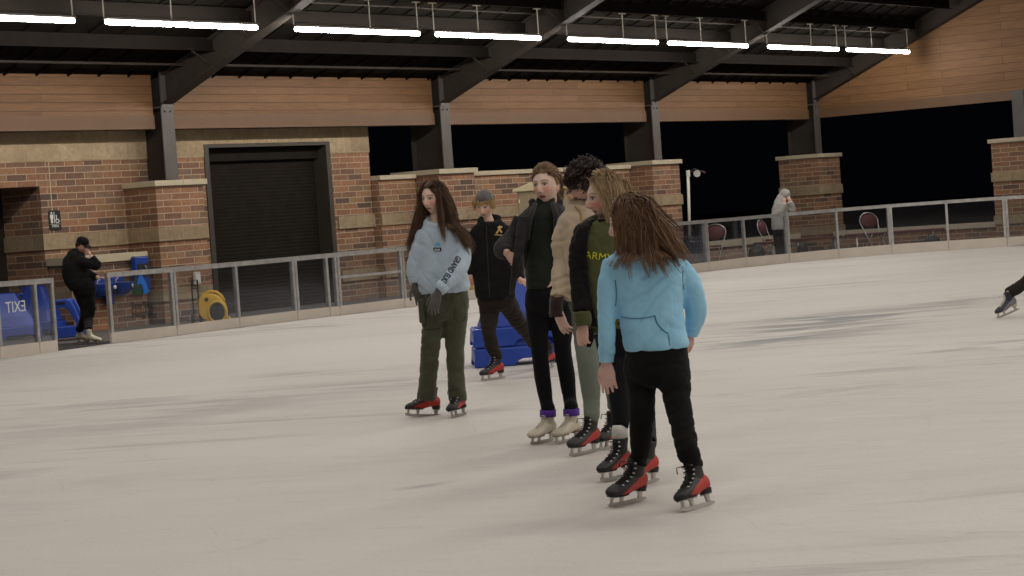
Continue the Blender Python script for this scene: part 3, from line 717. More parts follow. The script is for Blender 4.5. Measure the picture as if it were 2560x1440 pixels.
class Head:
    def __init__(s, c, yaw, pitch=0, roll=0, scale=1., skin=(.62, .40, .31), cheek=.5, hairc=(.1, .06, .035), smile=0., mouth=0., brow=None):
        ya, pa, ro = map(math.radians, (yaw, pitch, roll))
        f0 = -FH*math.cos(ya)-RH*math.sin(ya); u0 = V((0, 0, 1))
        f = f0*math.cos(pa)-u0*math.sin(pa); u = u0*math.cos(pa)+f0*math.sin(pa); r = f.cross(u)
        u2 = u*math.cos(ro)+r*math.sin(ro); r2 = f.cross(u2)
        s.f, s.u, s.r, s.c, s.k = f, u2, r2, V(c), scale
        s.skin, s.cheek, s.hairc, s.smile, s.mouth = skin, cheek, hairc, smile, mouth; s.brow = brow or hairc
    def W(s, x, y, z): return s.c+(s.r*x+s.f*y+s.u*z)*s.k
    def loc(s, p):
        d = (V(p)-s.c)/s.k; return d.dot(s.r), d.dot(s.f), d.dot(s.u)
    def base(s, x, y, z):
        px = x*.0745; py = y*(.094 if y > 0 else .1); pz = z*.118
        if z < 0:
            px *= 1-.34*(-z)**1.7
            if y < 0: py *= 1-.6*sstep(.1, .9, -z)
            else: py *= 1-.05*sstep(.2, 1, -z)
        else: px *= 1+.05*math.sin(z*math.pi)
        if y > 0: py += .006*y*(1 if z > 0 else 1-abs(z))
        return px, py-.004, pz
    def geo(s):
        U, W_ = 132, 104; vs = []; cs = []; fs = []
        for j in range(1, W_):
            th = math.pi*j/W_
            z = math.cos(th); rr = math.sin(th)
            for i in range(U):
                t = 2*math.pi*i/U; ph = t-.55*math.sin(t)       # denser at the face (ph = 0)
                x = rr*math.sin(ph); y = rr*math.cos(ph)
                px, py, pz = s.base(x, y, z); fr = sstep(.15, .5, y)
                d = 0.; ax = abs(px)
                nz = sstep(.012, -.04, pz)*sstep(-.058, -.044, pz)
                d += .0235*nz*gs(px*px, .0085)+.004*gs(px*px, .007)*sstep(.03, 0, pz)*sstep(-.05, -.02, pz)
                d += .007*gs((ax-.0125)**2+(pz+.044)**2, .0055)
                d += .0045*gs((pz-.024)**2, .009)*gs((ax-.028)**2, .02)
                d -= .0095*gs((ax-.031)**2/1.6+(pz-.002)**2, .0105)
                d += .0040*gs((ax-.031)**2/1.5+(pz-.001)**2, .007)
                d += .0045*gs((ax-.046)**2+(pz+.028)**2, .018)
                mo = s.mouth
                lipw = gs(px*px, .017+.004*s.smile)
                d += .0055*lipw*(gs((pz+.0655)**2, .0035)+gs((pz+.0765+mo*.006)**2, .004))
                d -= .005*lipw*gs((pz+.071+mo*.003)**2, .0022+.002*mo)
                d += .007*gs(px*px, .016)*gs((pz+.102)**2, .010)
                d -= .003*gs(px*px, .03)*gs((pz+.088)**2, .006)
                py2 = py+d*fr
                vs.append(tuple(s.W(px, py2, pz)))
                c = list(s.skin)
                ck = s.cheek*gs((ax-.042)**2+(pz+.035)**2, .02)*fr+.35*s.cheek*gs(px*px+(pz+.042)**2, .010)*fr
                c = [c[0]*(1-.02*ck), c[1]*(1-.42*ck), c[2]*(1-.45*ck)]
                if y > .3:
                    cx = ax-.031; ez = pz-.001
                    if (cx/.0145)**2+(ez/.0062)**2 < 1:
                        c = [.55, .5, .46]
                        if cx*cx+ez*ez < .0058**2: c = [.03, .02, .015]
                    elif (cx/.0165)**2+((ez-.004)/.0075)**2 < 1: c = [.1, .05, .035]
                    elif (cx/.018)**2+(ez/.011)**2 < 1: c = [c[0]*.72, c[1]*.62, c[2]*.6]
                    bz = pz-(.021+.006*math.sin(min(1, max(0, (ax-.012)/.04))*math.pi))
                    if .012 < ax < .052 and abs(bz) < .0036: c = [a*.25+b*.75 for a, b in zip(c, s.brow)]
                    lw = .024+.003*s.smile
                    lz = pz+.071-s.smile*.006*(px/lw)**2
                    if ax < lw and abs(lz+mo*.002) < (.0085+.004*mo)*(1-(px/lw)**2)**.6: c = [.50, .23, .20]
                    if ax < lw*.8 and abs(lz+mo*.002) < .0014+.003*mo: c = [.14, .04, .04]
                    if (ax-.006)**2+(pz+.049)**2 < .0032**2: c = [.15, .06, .05]
                cs.append(tuple(c))
        for j in range(W_-2):
            for i in range(U):
                k = (i+1) % U; fs.append((j*U+i, (j+1)*U+i, (j+1)*U+k, j*U+k))
        n = len(vs); vs.append(tuple(s.W(0, -.004, .118))); vs.append(tuple(s.W(0, -.004, -.118))); cs += [s.skin, s.skin]
        for i in range(U):
            k = (i+1) % U; fs.append((n, i, k)); fs.append((n+1, (W_-2)*U+k, (W_-2)*U+i))
        m = MB()
        for sx in (-1, 1):
            a = (s.f*.35+s.r*sx*.25+s.u*0).normalized()
            m.ell(s.W(sx*.073, -.006, -.012), .007*s.k, .017*s.k, .030*s.k, (s.r, (s.f-s.r*sx*.5).normalized(), s.u), 12, 9)
            m.ell(s.W(sx*.076, -.010, -.012), .006*s.k, .010*s.k, .020*s.k, (s.r, (s.f-s.r*sx*.8).normalized(), s.u), 10, 7)
        ec = (s.skin[0], s.skin[1]*.78, s.skin[2]*.75)
        return [(vs, fs, cs), (list(m.v), list(m.f), [ec]*len(m.v))]
    def scalp(s, front=.40, side=-.05, back=-.62, off=.010, lump=.004, col=None, mb=None):
        """cap of hair over the skull"""
        U, W_ = 80, 60; idx = {}; vs = []; fs = []; grid = {}
        def lim(ph):
            a = abs(math.degrees(ph)); 
            if a < 50: return front
            if a < 95: return front+(side-front)*sstep(50, 95, a)
            return side+(back-side)*sstep(95, 150, a)
        for j in range(1, W_):
            th = math.pi*j/W_; z = math.cos(th); rr = math.sin(th)
            for i in range(U):
                ph = -math.pi+2*math.pi*i/U; x = rr*math.sin(ph); y = rr*math.cos(ph)
                if z > lim(ph)-.03:
                    px, py, pz = s.base(x, y, z); nn = V((x, y, z))
                    e = sstep(lim(ph)-.03, lim(ph)+.18, z)
                    o = .002+(off)*e+lump*noise.noise(V((px, py, pz))*38)*e
                    grid[(j, i)] = len(vs); vs.append(tuple(s.W(px+nn.x*o, py+nn.y*o, pz+nn.z*o)))
        top = len(vs); vs.append(tuple(s.W(0, -.004, .118+off)))
        for j in range(1, W_-1):
            for i in range(U):
                k = (i+1) % U; q = [(j, i), (j+1, i), (j+1, k), (j, k)]
                if all(t in grid for t in q): fs.append(tuple(grid[t] for t in q))
        for i in range(U): fs.append((top, grid[(1, i)], grid[(1, (i+1) % U)]))
        return vs, fs
class Hair:
    def __init__(s, head, dark, light, seed=1):
        s.h, s.d, s.l = head, dark, light; s.r = random.Random(seed); s.v = []; s.f = []; s.c = []; s.grad = .30; s.col = []   # s.col: collision ellipsoids (c, r vec)
    def cap(s, **kw):
        v, f = s.h.scalp(**kw); b = len(s.v); s.v += v; s.f += [tuple(i+b for i in q) for q in f]
        for p in v:
            t = .25+.5*(noise.noise(V(p)*30)*.5+.5); s.c.append(tuple(a+(q-a)*t for a, q in zip(s.d, s.l)))
    def strand(s, pts, w, t):
        n = len(pts); b = len(s.v); c = tuple(a+(q-a)*t for a, q in zip(s.d, s.l)); ref = s.r.random()*6.28
        for i, p in enumerate(pts):
            tan = (pts[min(i+1, n-1)]-pts[max(i-1, 0)])
            if tan.length < 1e-6: tan = V((0, 0, -1))
            tan.normalize(); a = tan.orthogonal().normalized(); bb = tan.cross(a)
            ww = w*(1-.65*(i/(n-1))**2); tt = min(1., t+s.grad*(i/(n-1))); c = tuple(a_+(q_-a_)*tt for a_, q_ in zip(s.d, s.l))
            for k in range(3):
                g = ref+k*2.094; s.v.append(tuple(p+(a*math.cos(g)+bb*math.sin(g))*ww)); s.c.append(c)
        for i in range(n-1):
            for k in range(3):
                l = (k+1) % 3; s.f.append((b+i*3+k, b+i*3+l, b+i*3+3+l, b+i*3+3+k))
    def grow(s, n, az, el, length, g=1.0, wind=V((0, 0, 0)), steps=12, w=.0017, kids=15, spread=.012, tip=.55, wave=.0, wf=30., out=1.05, comb=None, keep=.55, face=True, fy=.06, hug=True):
        h = s.h; R = s.r
        for _ in range(n):
            a = math.radians(R.uniform(*az)); e = math.radians(R.uniform(*el))
            x, y, z = math.sin(a)*math.cos(e), math.cos(a)*math.cos(e), math.sin(e)
            px, py, pz = h.base(x, y, z); p = V((px, py, pz))*1.05
            Lh = length*R.uniform(.8, 1.1); ds = Lh/steps; ok = out*R.uniform(.985, 1.06)
            # first direction: away from the parting, over the skull
            v = V((math.copysign(1, px if abs(px) > .004 else R.uniform(-1, 1))*.8, -.25, -.3)) if comb is None else V(comb(px, py, pz))
            v.normalize(); pts = [p.copy()]
            uw = V((0, 0, -1)); G = V((uw.dot(h.r), uw.dot(h.f), uw.dot(h.u))); WI = V((wind.dot(h.r), wind.dot(h.f), wind.dot(h.u)))
            ph = R.random()*6.28
            for i in range(steps):
                v = (v*keep+G*(1-keep)*g+WI*(1-keep)).normalized()
                q = p+v*ds
                if wave: q += V((math.sin(ph+i*ds*wf), math.cos(ph*1.3+i*ds*wf*.9), 0))*wave
                # stay outside the skull
                for _k in range(2):
                    ex, ey, ez = q.x/.082, (q.y+.008)/.104, q.z/.126; r2 = ex*ex+ey*ey+ez*ez
                    if q.z < -.02: r2 = max(r2, (q.x/.068)**2+((q.y+.0)/.085)**2) if q.z > -.14 else 9
                    if r2 < ok*ok or (hug and q.z > -.03 and q.y > -.095):
                        sc = ok/math.sqrt(max(r2, .01)); q = V((q.x*sc, (q.y+.006)*sc-.006, q.z*sc if q.z > 0 else q.z))
                if face and q.y > .03 and q.z < .055 and abs(q.x) < .074:
                    q.x = math.copysign(.074, q.x if abs(q.x) > .003 else px or 1); q.y = min(q.y, fy)
                wq = h.W(*q)
                for (cc, rr) in s.col:
                    dd = wq-cc; e2 = (dd.dot(RH)/rr[0])**2+(dd.dot(FH)/rr[1])**2+(dd.z/rr[2])**2
                    if e2 < 1: 
                        k = 1/math.sqrt(max(e2, .02)); wq = cc+RH*(dd.dot(RH)*k)+FH*(dd.dot(FH)*k)+V((0, 0, dd.z))
                        q = V(h.loc(wq))
                v = (q-p).normalized() if (q-p).length > 1e-6 else v
                p = q; pts.append(p.copy())
            t0 = R.random()
            for _c in range(kids):
                o = V((R.gauss(0, 1), R.gauss(0, 1), R.gauss(0, 1)))*spread; L_ = R.uniform(.78, 1.0); m = max(5, int(len(pts)*L_))
                pp = [h.W(*(q+o*(min(1, .35+i/3))*(1-(1-tip)*(i/(len(pts)-1))))) for i, q in enumerate(pts[:m])]
                s.strand(pp, w*R.uniform(.7, 1.2), min(1, max(0, t0*.6+R.random()*.5-.05)))
    def build(s, name, parent, label=None):
        me = bpy.data.meshes.new(name); me.from_pydata(s.v, [], s.f); me.update(); col_attr(me, s.c)
        me.polygons.foreach_set('use_smooth', [True]*len(s.f)); return link(name, me, M['hair'], parent)
def hand_geo(wrist, d, pn, side=1, curl=25, k=1.0, thumb=35, col=(.62, .36, .28), spread=4, voxel=.0042):
    """palm, four fingers and a thumb; d = pointing direction, pn = palm normal (towards which fingers curl)"""
    d = V(d).normalized(); pn = V(pn); pn = (pn-d*pn.dot(d)).normalized(); w = d.cross(pn)*side; m = MB(); wr = V(wrist)
    limb(m, [wr-d*.03*k, wr+d*.005*k], [.024*k, .023*k], 12, 2)
    pts = []
    for t, hw, ht in ((0, .022, .016), (.03, .033, .017), (.065, .039, .015), (.09, .038, .012), (.097, .03, .008)):
        c = wr+d*(t*k); ring = [c+w*(hw*k*math.cos(a))+pn*(ht*k*math.sin(a)) for a in [2*math.pi*i/16 for i in range(16)]]; pts.append(ring)
    m.rings(pts)
    for i, (off, ln) in enumerate(((.0285, .068), (.0095, .077), (-.0095, .071), (-.028, .055))):
        p = wr+d*(.088*k)+w*(off*k); a = math.radians(curl*(.7+.12*i)); sp = math.radians(spread*(1.5-i)); q = [p]; ang = a*.5; rr = [.0098*k]
        for f in (.45, .3, .25):
            dirv = d*math.cos(ang)+pn*math.sin(ang)+w*math.sin(sp); dirv.normalize(); p = p+dirv*(ln*f*k); q.append(p); ang += a; rr.append((.0092-.0016*len(q)/3)*k)
        m.tube(q, rr, 9)
        m.ell(q[-1], rr[-1], rr[-1], rr[-1], None, 8, 6)
    p = wr+d*(.022*k)+w*(.028*k); ta = math.radians(thumb); q = [p-w*.012*k]; rr = [.014*k]
    for f, bend in ((.04, 0), (.03, 12), (.024, 24)):
        dirv = d*math.cos(ta-math.radians(bend))+w*math.sin(ta-math.radians(bend))+pn*.35; dirv.normalize(); p = p+dirv*(f*k); q.append(p); rr.append(.0105*k-.001*k*len(q)/2)
    m.tube(q, rr, 9); m.ell(q[-1], rr[-1], rr[-1], rr[-1], None, 8, 6)
    me = remesh(m, voxel, 2)
    return raw(me, lambda c: (col[0], col[1]*(1-.12*abs(noise.noise(c*60))), col[2]))
def garment(name, mb, mt, parent, voxel=.011, smooth=3, amp=.005, seed=0, f=(7, 7, 10), cut=None, tilt=.6, thick=0., dr=None):
    me = remesh(mb, voxel, smooth, folds(amp, f, seed, tilt=tilt, dr=dr) if amp else None)
    if cut:
        bm = bmesh.new(); bm.from_mesh(me); dead = []
        for fa in bm.faces:
            c = fa.calc_center_median()
            if cut(c, fa.normal): dead.append(fa)
        bmesh.ops.delete(bm, geom=dead, context='FACES'); 
        bmesh.ops.smooth_vert(bm, verts=[v for v in bm.verts if v.is_boundary], factor=.5, use_axis_x=True, use_axis_y=True, use_axis_z=True)
        bmesh.ops.smooth_vert(bm, verts=[v for v in bm.verts if v.is_boundary], factor=.5, use_axis_x=True, use_axis_y=True, use_axis_z=True)
        bm.to_mesh(me); bm.free()
    o = link(name, me, mt, parent)
    if thick:
        s = o.modifiers.new('s', 'SOLIDIFY'); s.thickness = thick; s.offset = -1
    return o
def inpoly(x, y, P):
    r = False; j = len(P)-1
    for i in range(len(P)):
        if (P[i][1] > y) != (P[j][1] > y) and x < (P[j][0]-P[i][0])*(y-P[i][1])/(P[j][1]-P[i][1])+P[i][0]: r = not r
        j = i
    return r
def front_cut(poly):
    def f(c, n):
        if n.dot(c-CC) > 0: return False
        x, y, z = proj(c); return inpoly(x, y, poly)
    return f
def bvh_of(o):
    me = o.data; off = wloc(o); return BVHTree.FromPolygons([tuple(v.co+off) for v in me.vertices], [tuple(p.vertices) for p in me.polygons])
def on_cloth(bv, x, y, lift=.003):
    d = ray(x, y).normalized(); h = bv.ray_cast(CC, d)
    return (h[0]-d*lift, h[1]) if h[0] is not None else (None, None)
def print_text(txt, o, parent, name, mt, cx, cy, size, ang=0, sx=1., lift=.004, bold=0., flip=False, subd=2):
    """lettering laid on the cloth; size in px of the picture, ang in degrees"""
    me = text_mesh(txt, 1.0, sx, 0, bold); bv = bvh_of(o); bm = bmesh.new(); bm.from_mesh(me)
    bmesh.ops.triangulate(bm, faces=bm.faces[:])
    for _ in range(subd): bmesh.ops.subdivide_edges(bm, edges=[e for e in bm.edges if e.calc_length() > .12], cuts=1)
    a = math.radians(ang); last = None
    for v in bm.verts:
        x, y = v.co.x*size, -v.co.y*size; X = cx+x*math.cos(a)-y*math.sin(a); Y = cy+x*math.sin(a)+y*math.cos(a)
        p, _n = on_cloth(bv, X, Y, lift); v.co = p if p is not None else (last or PD(X, Y, proj(wloc(parent))[2])); last = v.co.copy()
    bm.to_mesh(me); bm.free(); return link(name, me, mt, parent)
def print_poly(polys, o, parent, name, mt, lift=.004):
    bv = bvh_of(o); bm = bmesh.new()
    for P in polys:
        vs = [bm.verts.new((x, y, 0)) for x, y in P]; bm.faces.new(vs)
    bmesh.ops.triangulate(bm, faces=bm.faces[:])
    for _ in range(2): bmesh.ops.subdivide_edges(bm, edges=[e for e in bm.edges if e.calc_length() > 4], cuts=1)
    last = None
    for v in bm.verts:
        p, _n = on_cloth(bv, v.co.x, v.co.y, lift); v.co = p if p is not None else last or v.co; last = v.co.copy()
    me = bpy.data.meshes.new(name); bm.to_mesh(me); bm.free(); return link(name, me, mt, parent)
def seam(pts, o, parent, name, mt, r=.0025, lift=.0015):
    bv = bvh_of(o); P = []
    Q = crom([(float(x), float(y)) for x, y in pts], 5)
    for x, y in Q:
        p, _n = on_cloth(bv, x, y, lift)
        if p is not None: P.append(p)
    m = MB(); m.tube(P, r, 6); return m.build(name, mt, parent, smooth=True)
# ---- skates
def sk_mats(kind):
    if kind == 'rental': return dict(boot=M['sk_black'], side=M['sk_red'], sole=M['sk_black'], lace=M['sk_lace'])
    if kind == 'navy': return dict(boot=M['sk_navy'], side=M['sk_grey'], sole=M['sk_white'], lace=M['sk_cream'])
    return dict(boot=M['sk_white'], side=None, sole=M['sk_tan'], lace=M['sk_cream'])
M['sk_black'] = noisy('boot_black', (.014, .013, .013), (.024, .022, .022), 30, .55, 0, .2, 200); M['sk_red'] = noisy('boot_red', (.50, .035, .022), (.42, .028, .018), 12, .5, 0, .15, 150)
M['sk_lace'] = mat('lace_black', (.012, .012, .012), .8); M['sk_navy'] = noisy('boot_navy', (.014, .018, .035), (.02, .024, .045), 20, .5, 0, .1); M['sk_grey'] = mat('boot_grey', (.2, .19, .2), .5)
M['sk_white'] = noisy('boot_cream', (.60, .54, .42), (.68, .62, .5), 10, .42, 0, .12, 60); M['sk_tan'] = mat('sole_tan', (.32, .22, .12), .55); M['sk_cream'] = mat('lace_cream', (.7, .66, .58), .7)
_BOOT = {}
def boot_mesh():
    if 'b' in _BOOT: return _BOOT['b'].copy()
    m = MB()
    R = [(.152, .086, .012, .010), (.143, .089, .030, .021), (.125, .094, .041, .030), (.09, .101, .046, .038), (.05, .110, .045, .046), (.01, .124, .041, .056), (-.04, .134, .037, .060), (-.085, .135, .034, .054), (-.108, .135, .028, .046), (-.118, .135, .012, .03)]
    R = crom(R, 3); rings = []
    for y, z, rx, rz in R: rings.append([V((rx*math.cos(a), y, z+rz*math.sin(a))) for a in [2*math.pi*i/20 for i in range(20)]])
    m.rings(rings)
    rings = []
    for z, y, rx, ry in crom([(.115, -.04, .034, .062), (.15, -.042, .035, .058), (.19, -.046, .036, .049), (.225, -.050, .038, .046), (.262, -.054, .041, .048), (.272, -.055, .040, .047)], 3):
        rings.append([V((rx*math.cos(a), y+ry*math.sin(a), z)) for a in [2*math.pi*i/20 for i in range(20)]])
    m.rings(rings)
    me = remesh(m, .0055, 3)
    for v in me.vertices:
        y = v.co.y; lo = .072 if y > .03 else .072+.026*sstep(.03, -.05, y)
        if v.co.z < lo: v.co.z = lo+(v.co.z-lo)*.15
    me.update(); _BOOT['b'] = me; return me.copy()
def skate(parent, front, yaw, kind='rental', pitch=0., roll=0., lift=0., L_=.285, k=1.0, name='skate', laces=True, hz=.80):
    """front = blade front in the world; yaw 0 = pointing at the camera, + = picture left"""
    ya = math.radians(yaw); h = -FH*math.cos(ya)-RH*math.sin(ya); u = V((0, 0, 1)); r = h.cross(u)
    pa = math.radians(pitch); h2 = h*math.cos(pa)+u*math.sin(pa); u2 = u*math.cos(pa)-h*math.sin(pa)
    ra = math.radians(roll); u3 = u2*math.cos(ra)+r*math.sin(ra); r3 = h2.cross(u3)
    Mx = (Matrix((r3, h2, u3*hz)).transposed()*k).to_4x4(); Mx.translation = V(front)-h2*(.15*k)+V((0, 0, lift))
    T = lambda x, y, z: Mx @ V((x, y, z)); mm_ = sk_mats(kind)
    me = boot_mesh(); red = None
    if mm_['side']:
        bm = bmesh.new(); bm.from_mesh(me); bm2 = bm.copy()
        def isred(f):
            c = f.calc_center_median()
            if c.z > .205 or c.y > .098 or c.z < .078: return False
            up = .094+(.098-c.y)*.50
            if c.y < -.1: up = .2
            lo = .074+.015*sstep(.02, -.04, c.y)
            return lo < c.z < up and (abs(c.x) > .017 or c.y < -.09)
        bmesh.ops.delete(bm, geom=[f for f in bm.faces if isred(f)], context='FACES'); bmesh.ops.delete(bm2, geom=[f for f in bm2.faces if not isred(f)], context='FACES')
        red = bpy.data.meshes.new('side'); bm2.to_mesh(red); bm2.free(); bm.to_mesh(me); bm.free()
    me.transform(Mx); o = link(name, me, mm_['boot'], parent)
    o.data.polygons.foreach_set('use_smooth', [True]*len(o.data.polygons))
    if red: red.transform(Mx); q = link('side_panel', red, mm_['side'], o)
    def lpart(nm, m, mt, smooth=False):
        m.v = [tuple(T(*v)) for v in m.v]; return m.build(nm, mt, o, smooth=smooth)
    m = MB(); P = [(.15, .012), (.154, .03), (.146, .038), (.10, .026), (-.10, .026), (-.135, .020), (-.14, .010), (-.10, .003), (0, 0), (.11, .002)]
    m.prism([(y, z) for y, z in P], V((-.0025, 0, 0)), V((0, 1, 0)), V((0, 0, 1)), V((1, 0, 0)), .005)
    for pts in ([(.135, .028), (.125, .028), (.118, .066), (.136, .066)], [(.062, .024), (.048, .024), (.042, .066), (.066, .066)], [(-.075, .024), (-.097, .024), (-.102, .066), (-.07, .066)]):
        m.prism(pts, V((-.006, 0, 0)), V((0, 1, 0)), V((0, 0, 1)), V((1, 0, 0)), .012)
    m.prism([(.142, .064), (.02, .064), (.02, .069), (.142, .069)], V((-.02, 0, 0)), V((0, 1, 0)), V((0, 0, 1)), V((1, 0, 0)), .04)
    m.prism([(-.062, .064), (-.112, .064), (-.112, .069), (-.062, .069)], V((-.018, 0, 0)), V((0, 1, 0)), V((0, 0, 1)), V((1, 0, 0)), .036)
    lpart('blade', m, M['steel'])
    m = MB(); m.rings([[V((hw*math.cos(a), yc+hl*math.sin(a), z)) for a in [2*math.pi*i/16 for i in range(16)]] for z, yc, hw, hl in ((.0695, -.088, .028, .026), (.1, -.086, .033, .034))])
    lpart('heel', m, mm_['sole'])
    m = MB(); m.rings([[V((hw*math.cos(a), .082+hl*math.sin(a), z)) for a in [2*math.pi*i/18 for i in range(18)]] for z, hw, hl in ((.0695, .038, .07), (.077, .042, .074))])
    lpart('sole', m, mm_['sole'])
    if laces and kind == 'figure':
        m = MB()
        for y, z in crom([(.085, .142), (.05, .166), (.02, .195), (.006, .24)], 3): m.tube([V((-.016, y-.005, z-.005)), V((0, y, z+.001)), V((.016, y-.005, z-.005))], .0028, 6)
        lpart('laces', m, mm_['lace'])
    elif laces:
        ins = crom([(.092, .139), (.062, .158), (.034, .178), (.016, .2), (.006, .226), (.006, .256)], 2); m = MB(); ey = MB()
        for i, (y, z) in enumerate(ins):
            sx = .020
            m.tube([V((-sx, y-.006, z-.006)), V((0, y, z+.003)), V((sx, y-.006, z-.006))], .0034, 6)
            if i < len(ins)-1:
                y2, z2 = ins[i+1]; m.tube([V((-sx, y-.006, z-.004)), V((0, (y+y2)/2+.004, (z+z2)/2+.007)), V((sx, y2-.006, z2-.004))], .0034, 6)
            if i % 2 == 0 and kind == 'rental':
                for s_ in (-1, 1): ey.ell(V((s_*.026, y-.010, z-.006)), .0075, .0075, .006, None, 8, 6)
        y, z = ins[-1]; m.tube([V((0, y, z)), V((-.03, y+.03, z+.002)), V((-.05, y+.02, z-.02))], .003, 5); m.tube([V((0, y, z)), V((.03, y+.035, z)), V((.045, y+.02, z-.035))], .003, 5)
        lpart('laces', m, mm_['lace'])
        if kind == 'rental': lpart('lace_hooks', ey, M['steel'], True)
    o.data.update()
    return T
# ================================================================= PEOPLE
SKIN = (.76, .54, .44); HANDC = (.72, .46, .37)
def person(D, base, label, group=None):
    finish()
    r = thing('person', base, label, 'person', group)
    J = lambda x, y, dz=0.: PD(x, y, D+dz)
    return r, J, FPX/D
CUR = {}
def sleeve(m, pts, rad, n=16, k=5):
    limb(m, pts, rad, n, k); CUR.setdefault('arms', []).append((pts, rad))
def body(*a, **kw): CUR['body'] = (a, kw)
def finish():
    if 'body' in CUR:
        a, kw = CUR['body']; body_now(*a, **kw)
    CUR.clear()
def body_now(r, hd, rest, hands=(), neck=None, sk=SKIN, voxel=.009):
    """one continuous body: neck, trunk, and limbs that run inside sleeves and trouser legs"""
    m = MB()
    limb(m, *rest[0]); limb(m, *rest[1])
    sh = rest[1][0][0]; hipc = rest[1][0][-1]
    for (pts, rad), spec in zip(CUR.get('arms', []), rest[2:4]):
        limb(m, [sh]+list(pts)+[spec[0][-1]], [.02, rad[0]*.4]+[x*.6 for x in rad[1:]]+[.026])
    for pts, rad in CUR.get('legs', []): limb(m, [hipc]+list(pts), [.08]+[x*.66 for x in rad])
    parts = hd.geo() if hd else []
    me = remesh(m, voxel, 2); parts.append(raw(me, lambda c: (sk[0], sk[1]*.97, sk[2]*.96))); parts += list(hands)
    return join_meshes('body', parts, M['skin'], r)
def neckring(hd, to): return ([hd.W(0, -.03, -.04), hd.W(0, -.028, -.10), to], [.050, .050, .058])
def legs_body(hip, knee, ank): return ([hip, knee, ank], [.07, .05, .035])
cl = {}
cl['paleblue'] = cloth('pale_blue_fleece', (.46, .56, .66), var=.06); cl['olive'] = cloth('olive_cotton', (.068, .070, .043), var=.2, wr=.8)
cl['blackj'] = cloth('black_jacket_cloth', (.010, .0095, .010), var=.2, sheen=.04); cl['brown'] = cloth('dark_brown_trousers', (.022, .016, .013), var=.2, sheen=.08)
cl['beanie'] = cloth('grey_knit', (.13, .12, .115), scale=60, bstr=.6, var=.3); cl['green'] = cloth('dark_green_knit', (.020, .026, .019), var=.15, sheen=.08)
cl['char'] = cloth('charcoal_jacket', (.035, .033, .034), var=.35, sheen=.1); cl['legging'] = cloth('black_leggings', (.007, .007, .009), var=.15, wr=.15, sheen=.05)
cl['purple'] = cloth('purple_sock', (.10, .035, .30), wr=.1); cl['cream'] = cloth('cream_sherpa', (.56, .45, .33), scale=130, bstr=.7, var=.08)
cl['mustard'] = cloth('mustard_trim', (.42, .28, .11), var=.15); cl['glove'] = cloth('grey_glove', (.11, .10, .095), var=.2); cl['sage'] = cloth('sage_leggings', (.17, .19, .155), var=.08, wr=.15, sheen=.1)
cl['armyolive'] = cloth('olive_hoodie', (.085, .09, .035), var=.12); cl['blue'] = cloth('sky_blue_fleece', (.33, .66, .90), var=.08); cl['sock'] = cloth('white_sock', (.62, .6, .55), wr=.1)
cl['dkgl'] = cloth('dark_fingerless_glove', (.035, .02, .018)); cl['ltgrey'] = cloth('light_grey_fleece', (.40, .39, .37), var=.1); cl['ink'] = mat('print_navy', (.015, .018, .05), .7); cl['yel'] = mat('print_yellow', (.62, .62, .02), .6)
cl['gold'] = mat('embroidery_gold', (.55, .38, .12), .6); cl['prblue'] = mat('print_sky', (.12, .42, .7), .6); cl['blueshade'] = cloth('sky_blue_seam', (.05, .2, .32)); cl['olseam'] = cloth('olive_seam', (.04, .036, .024)); cl['black'] = cloth('black_cloth', (.008, .008, .008), sheen=.04)
def pants(name, r, J, k, pelvis, legs, mt, seed=1, amp=.006, f=(6, 6, 9), voxel=.011):
    m = MB(); trunk(m, pelvis, J, k)
    CUR['legs'] = legs
    for pts, rad in legs: limb(m, pts, rad, 18)
    return garment(name, m, mt, r, voxel, 3, amp, seed, f, dr=RH+UP*.35 if amp > .004 else None)

# ---------------------------------------------------------------- A: pale blue hoodie, olive cargo trousers
r, J, k = person(16.55, PZ(1118, 1040), 'person with very long dark hair, pale blue hoodie and olive cargo trousers')
A1 = skate(r, PZ(1014, 1046), 68, pitch=6, lift=.012, roll=6, k=1.02); A2 = skate(r, PZ(1129, 1047), 22, roll=9)
hd = Head(J(1083, 495), 34, 3, 0, 1.0, skin=(.78, .56, .46), cheek=.8, hairc=(.03, .018, .012))
body(r, hd, [neckring(hd, J(1094, 566)), ([J(1098, 575), J(1098, 640), J(1104, 730)], [.10, .11, .12]),
    ([J(1056, 580), J(1038, 640), J(1037, 705)], [.05, .042, .03]), ([J(1146, 585), J(1156, 645, -.05), J(1100, 727, -.22)], [.05, .042, .03]),
    legs_body(J(1088, 750), J(1080, 855, -.03), A1(0, -.05, .16)), legs_body(J(1134, 750), J(1137, 855), A2(0, -.05, .16))], sk=SKIN)
m = MB()
trunk(m, [(1092, 556, 20, .07, .0), (1097, 566, 44, .10, 0), (1099, 586, 56, .12, 0), (1099, 620, 57, .13, 0), (1101, 660, 60, .135, 0), (1106, 700, 67, .14, 0), (1111, 722, 66, .14, 0), (1111, 734, 58, .13, 0)], J, k)
sleeve(m, [J(1062, 582), J(1048, 622, -.02), J(1036, 665, -.03), J(1034, 696, -.03)], [.064, .064, .058, .05])
sleeve(m, [J(1143, 585), J(1155, 640, -.07), J(1139, 682, -.17), J(1106, 716, -.24)], [.070, .074, .070, .056])
m.tube([J(1092, 553)+RH*(.075*math.cos(a))+FH*(.085*math.sin(a))+UP*(.035*math.sin(a)-.004) for a in [2*math.pi*i/16 for i in range(16)]], .030, 10, closed=True)
limb(m, [J(1085, 560, .10), J(1098, 582, .15), J(1100, 605, .14)], [.06, .075, .04])
hood = garment('hoodie', m, cl['paleblue'], r, .010, 3, .006, 3, (5, 5, 6), dr=RH*.5-UP*.85)
m = MB(); limb(m, [J(1035, 690, -.03), J(1037, 707, -.03)], [.046, .042], 18, 2); m.build('cuff', cl['paleblue'], r, smooth=True)
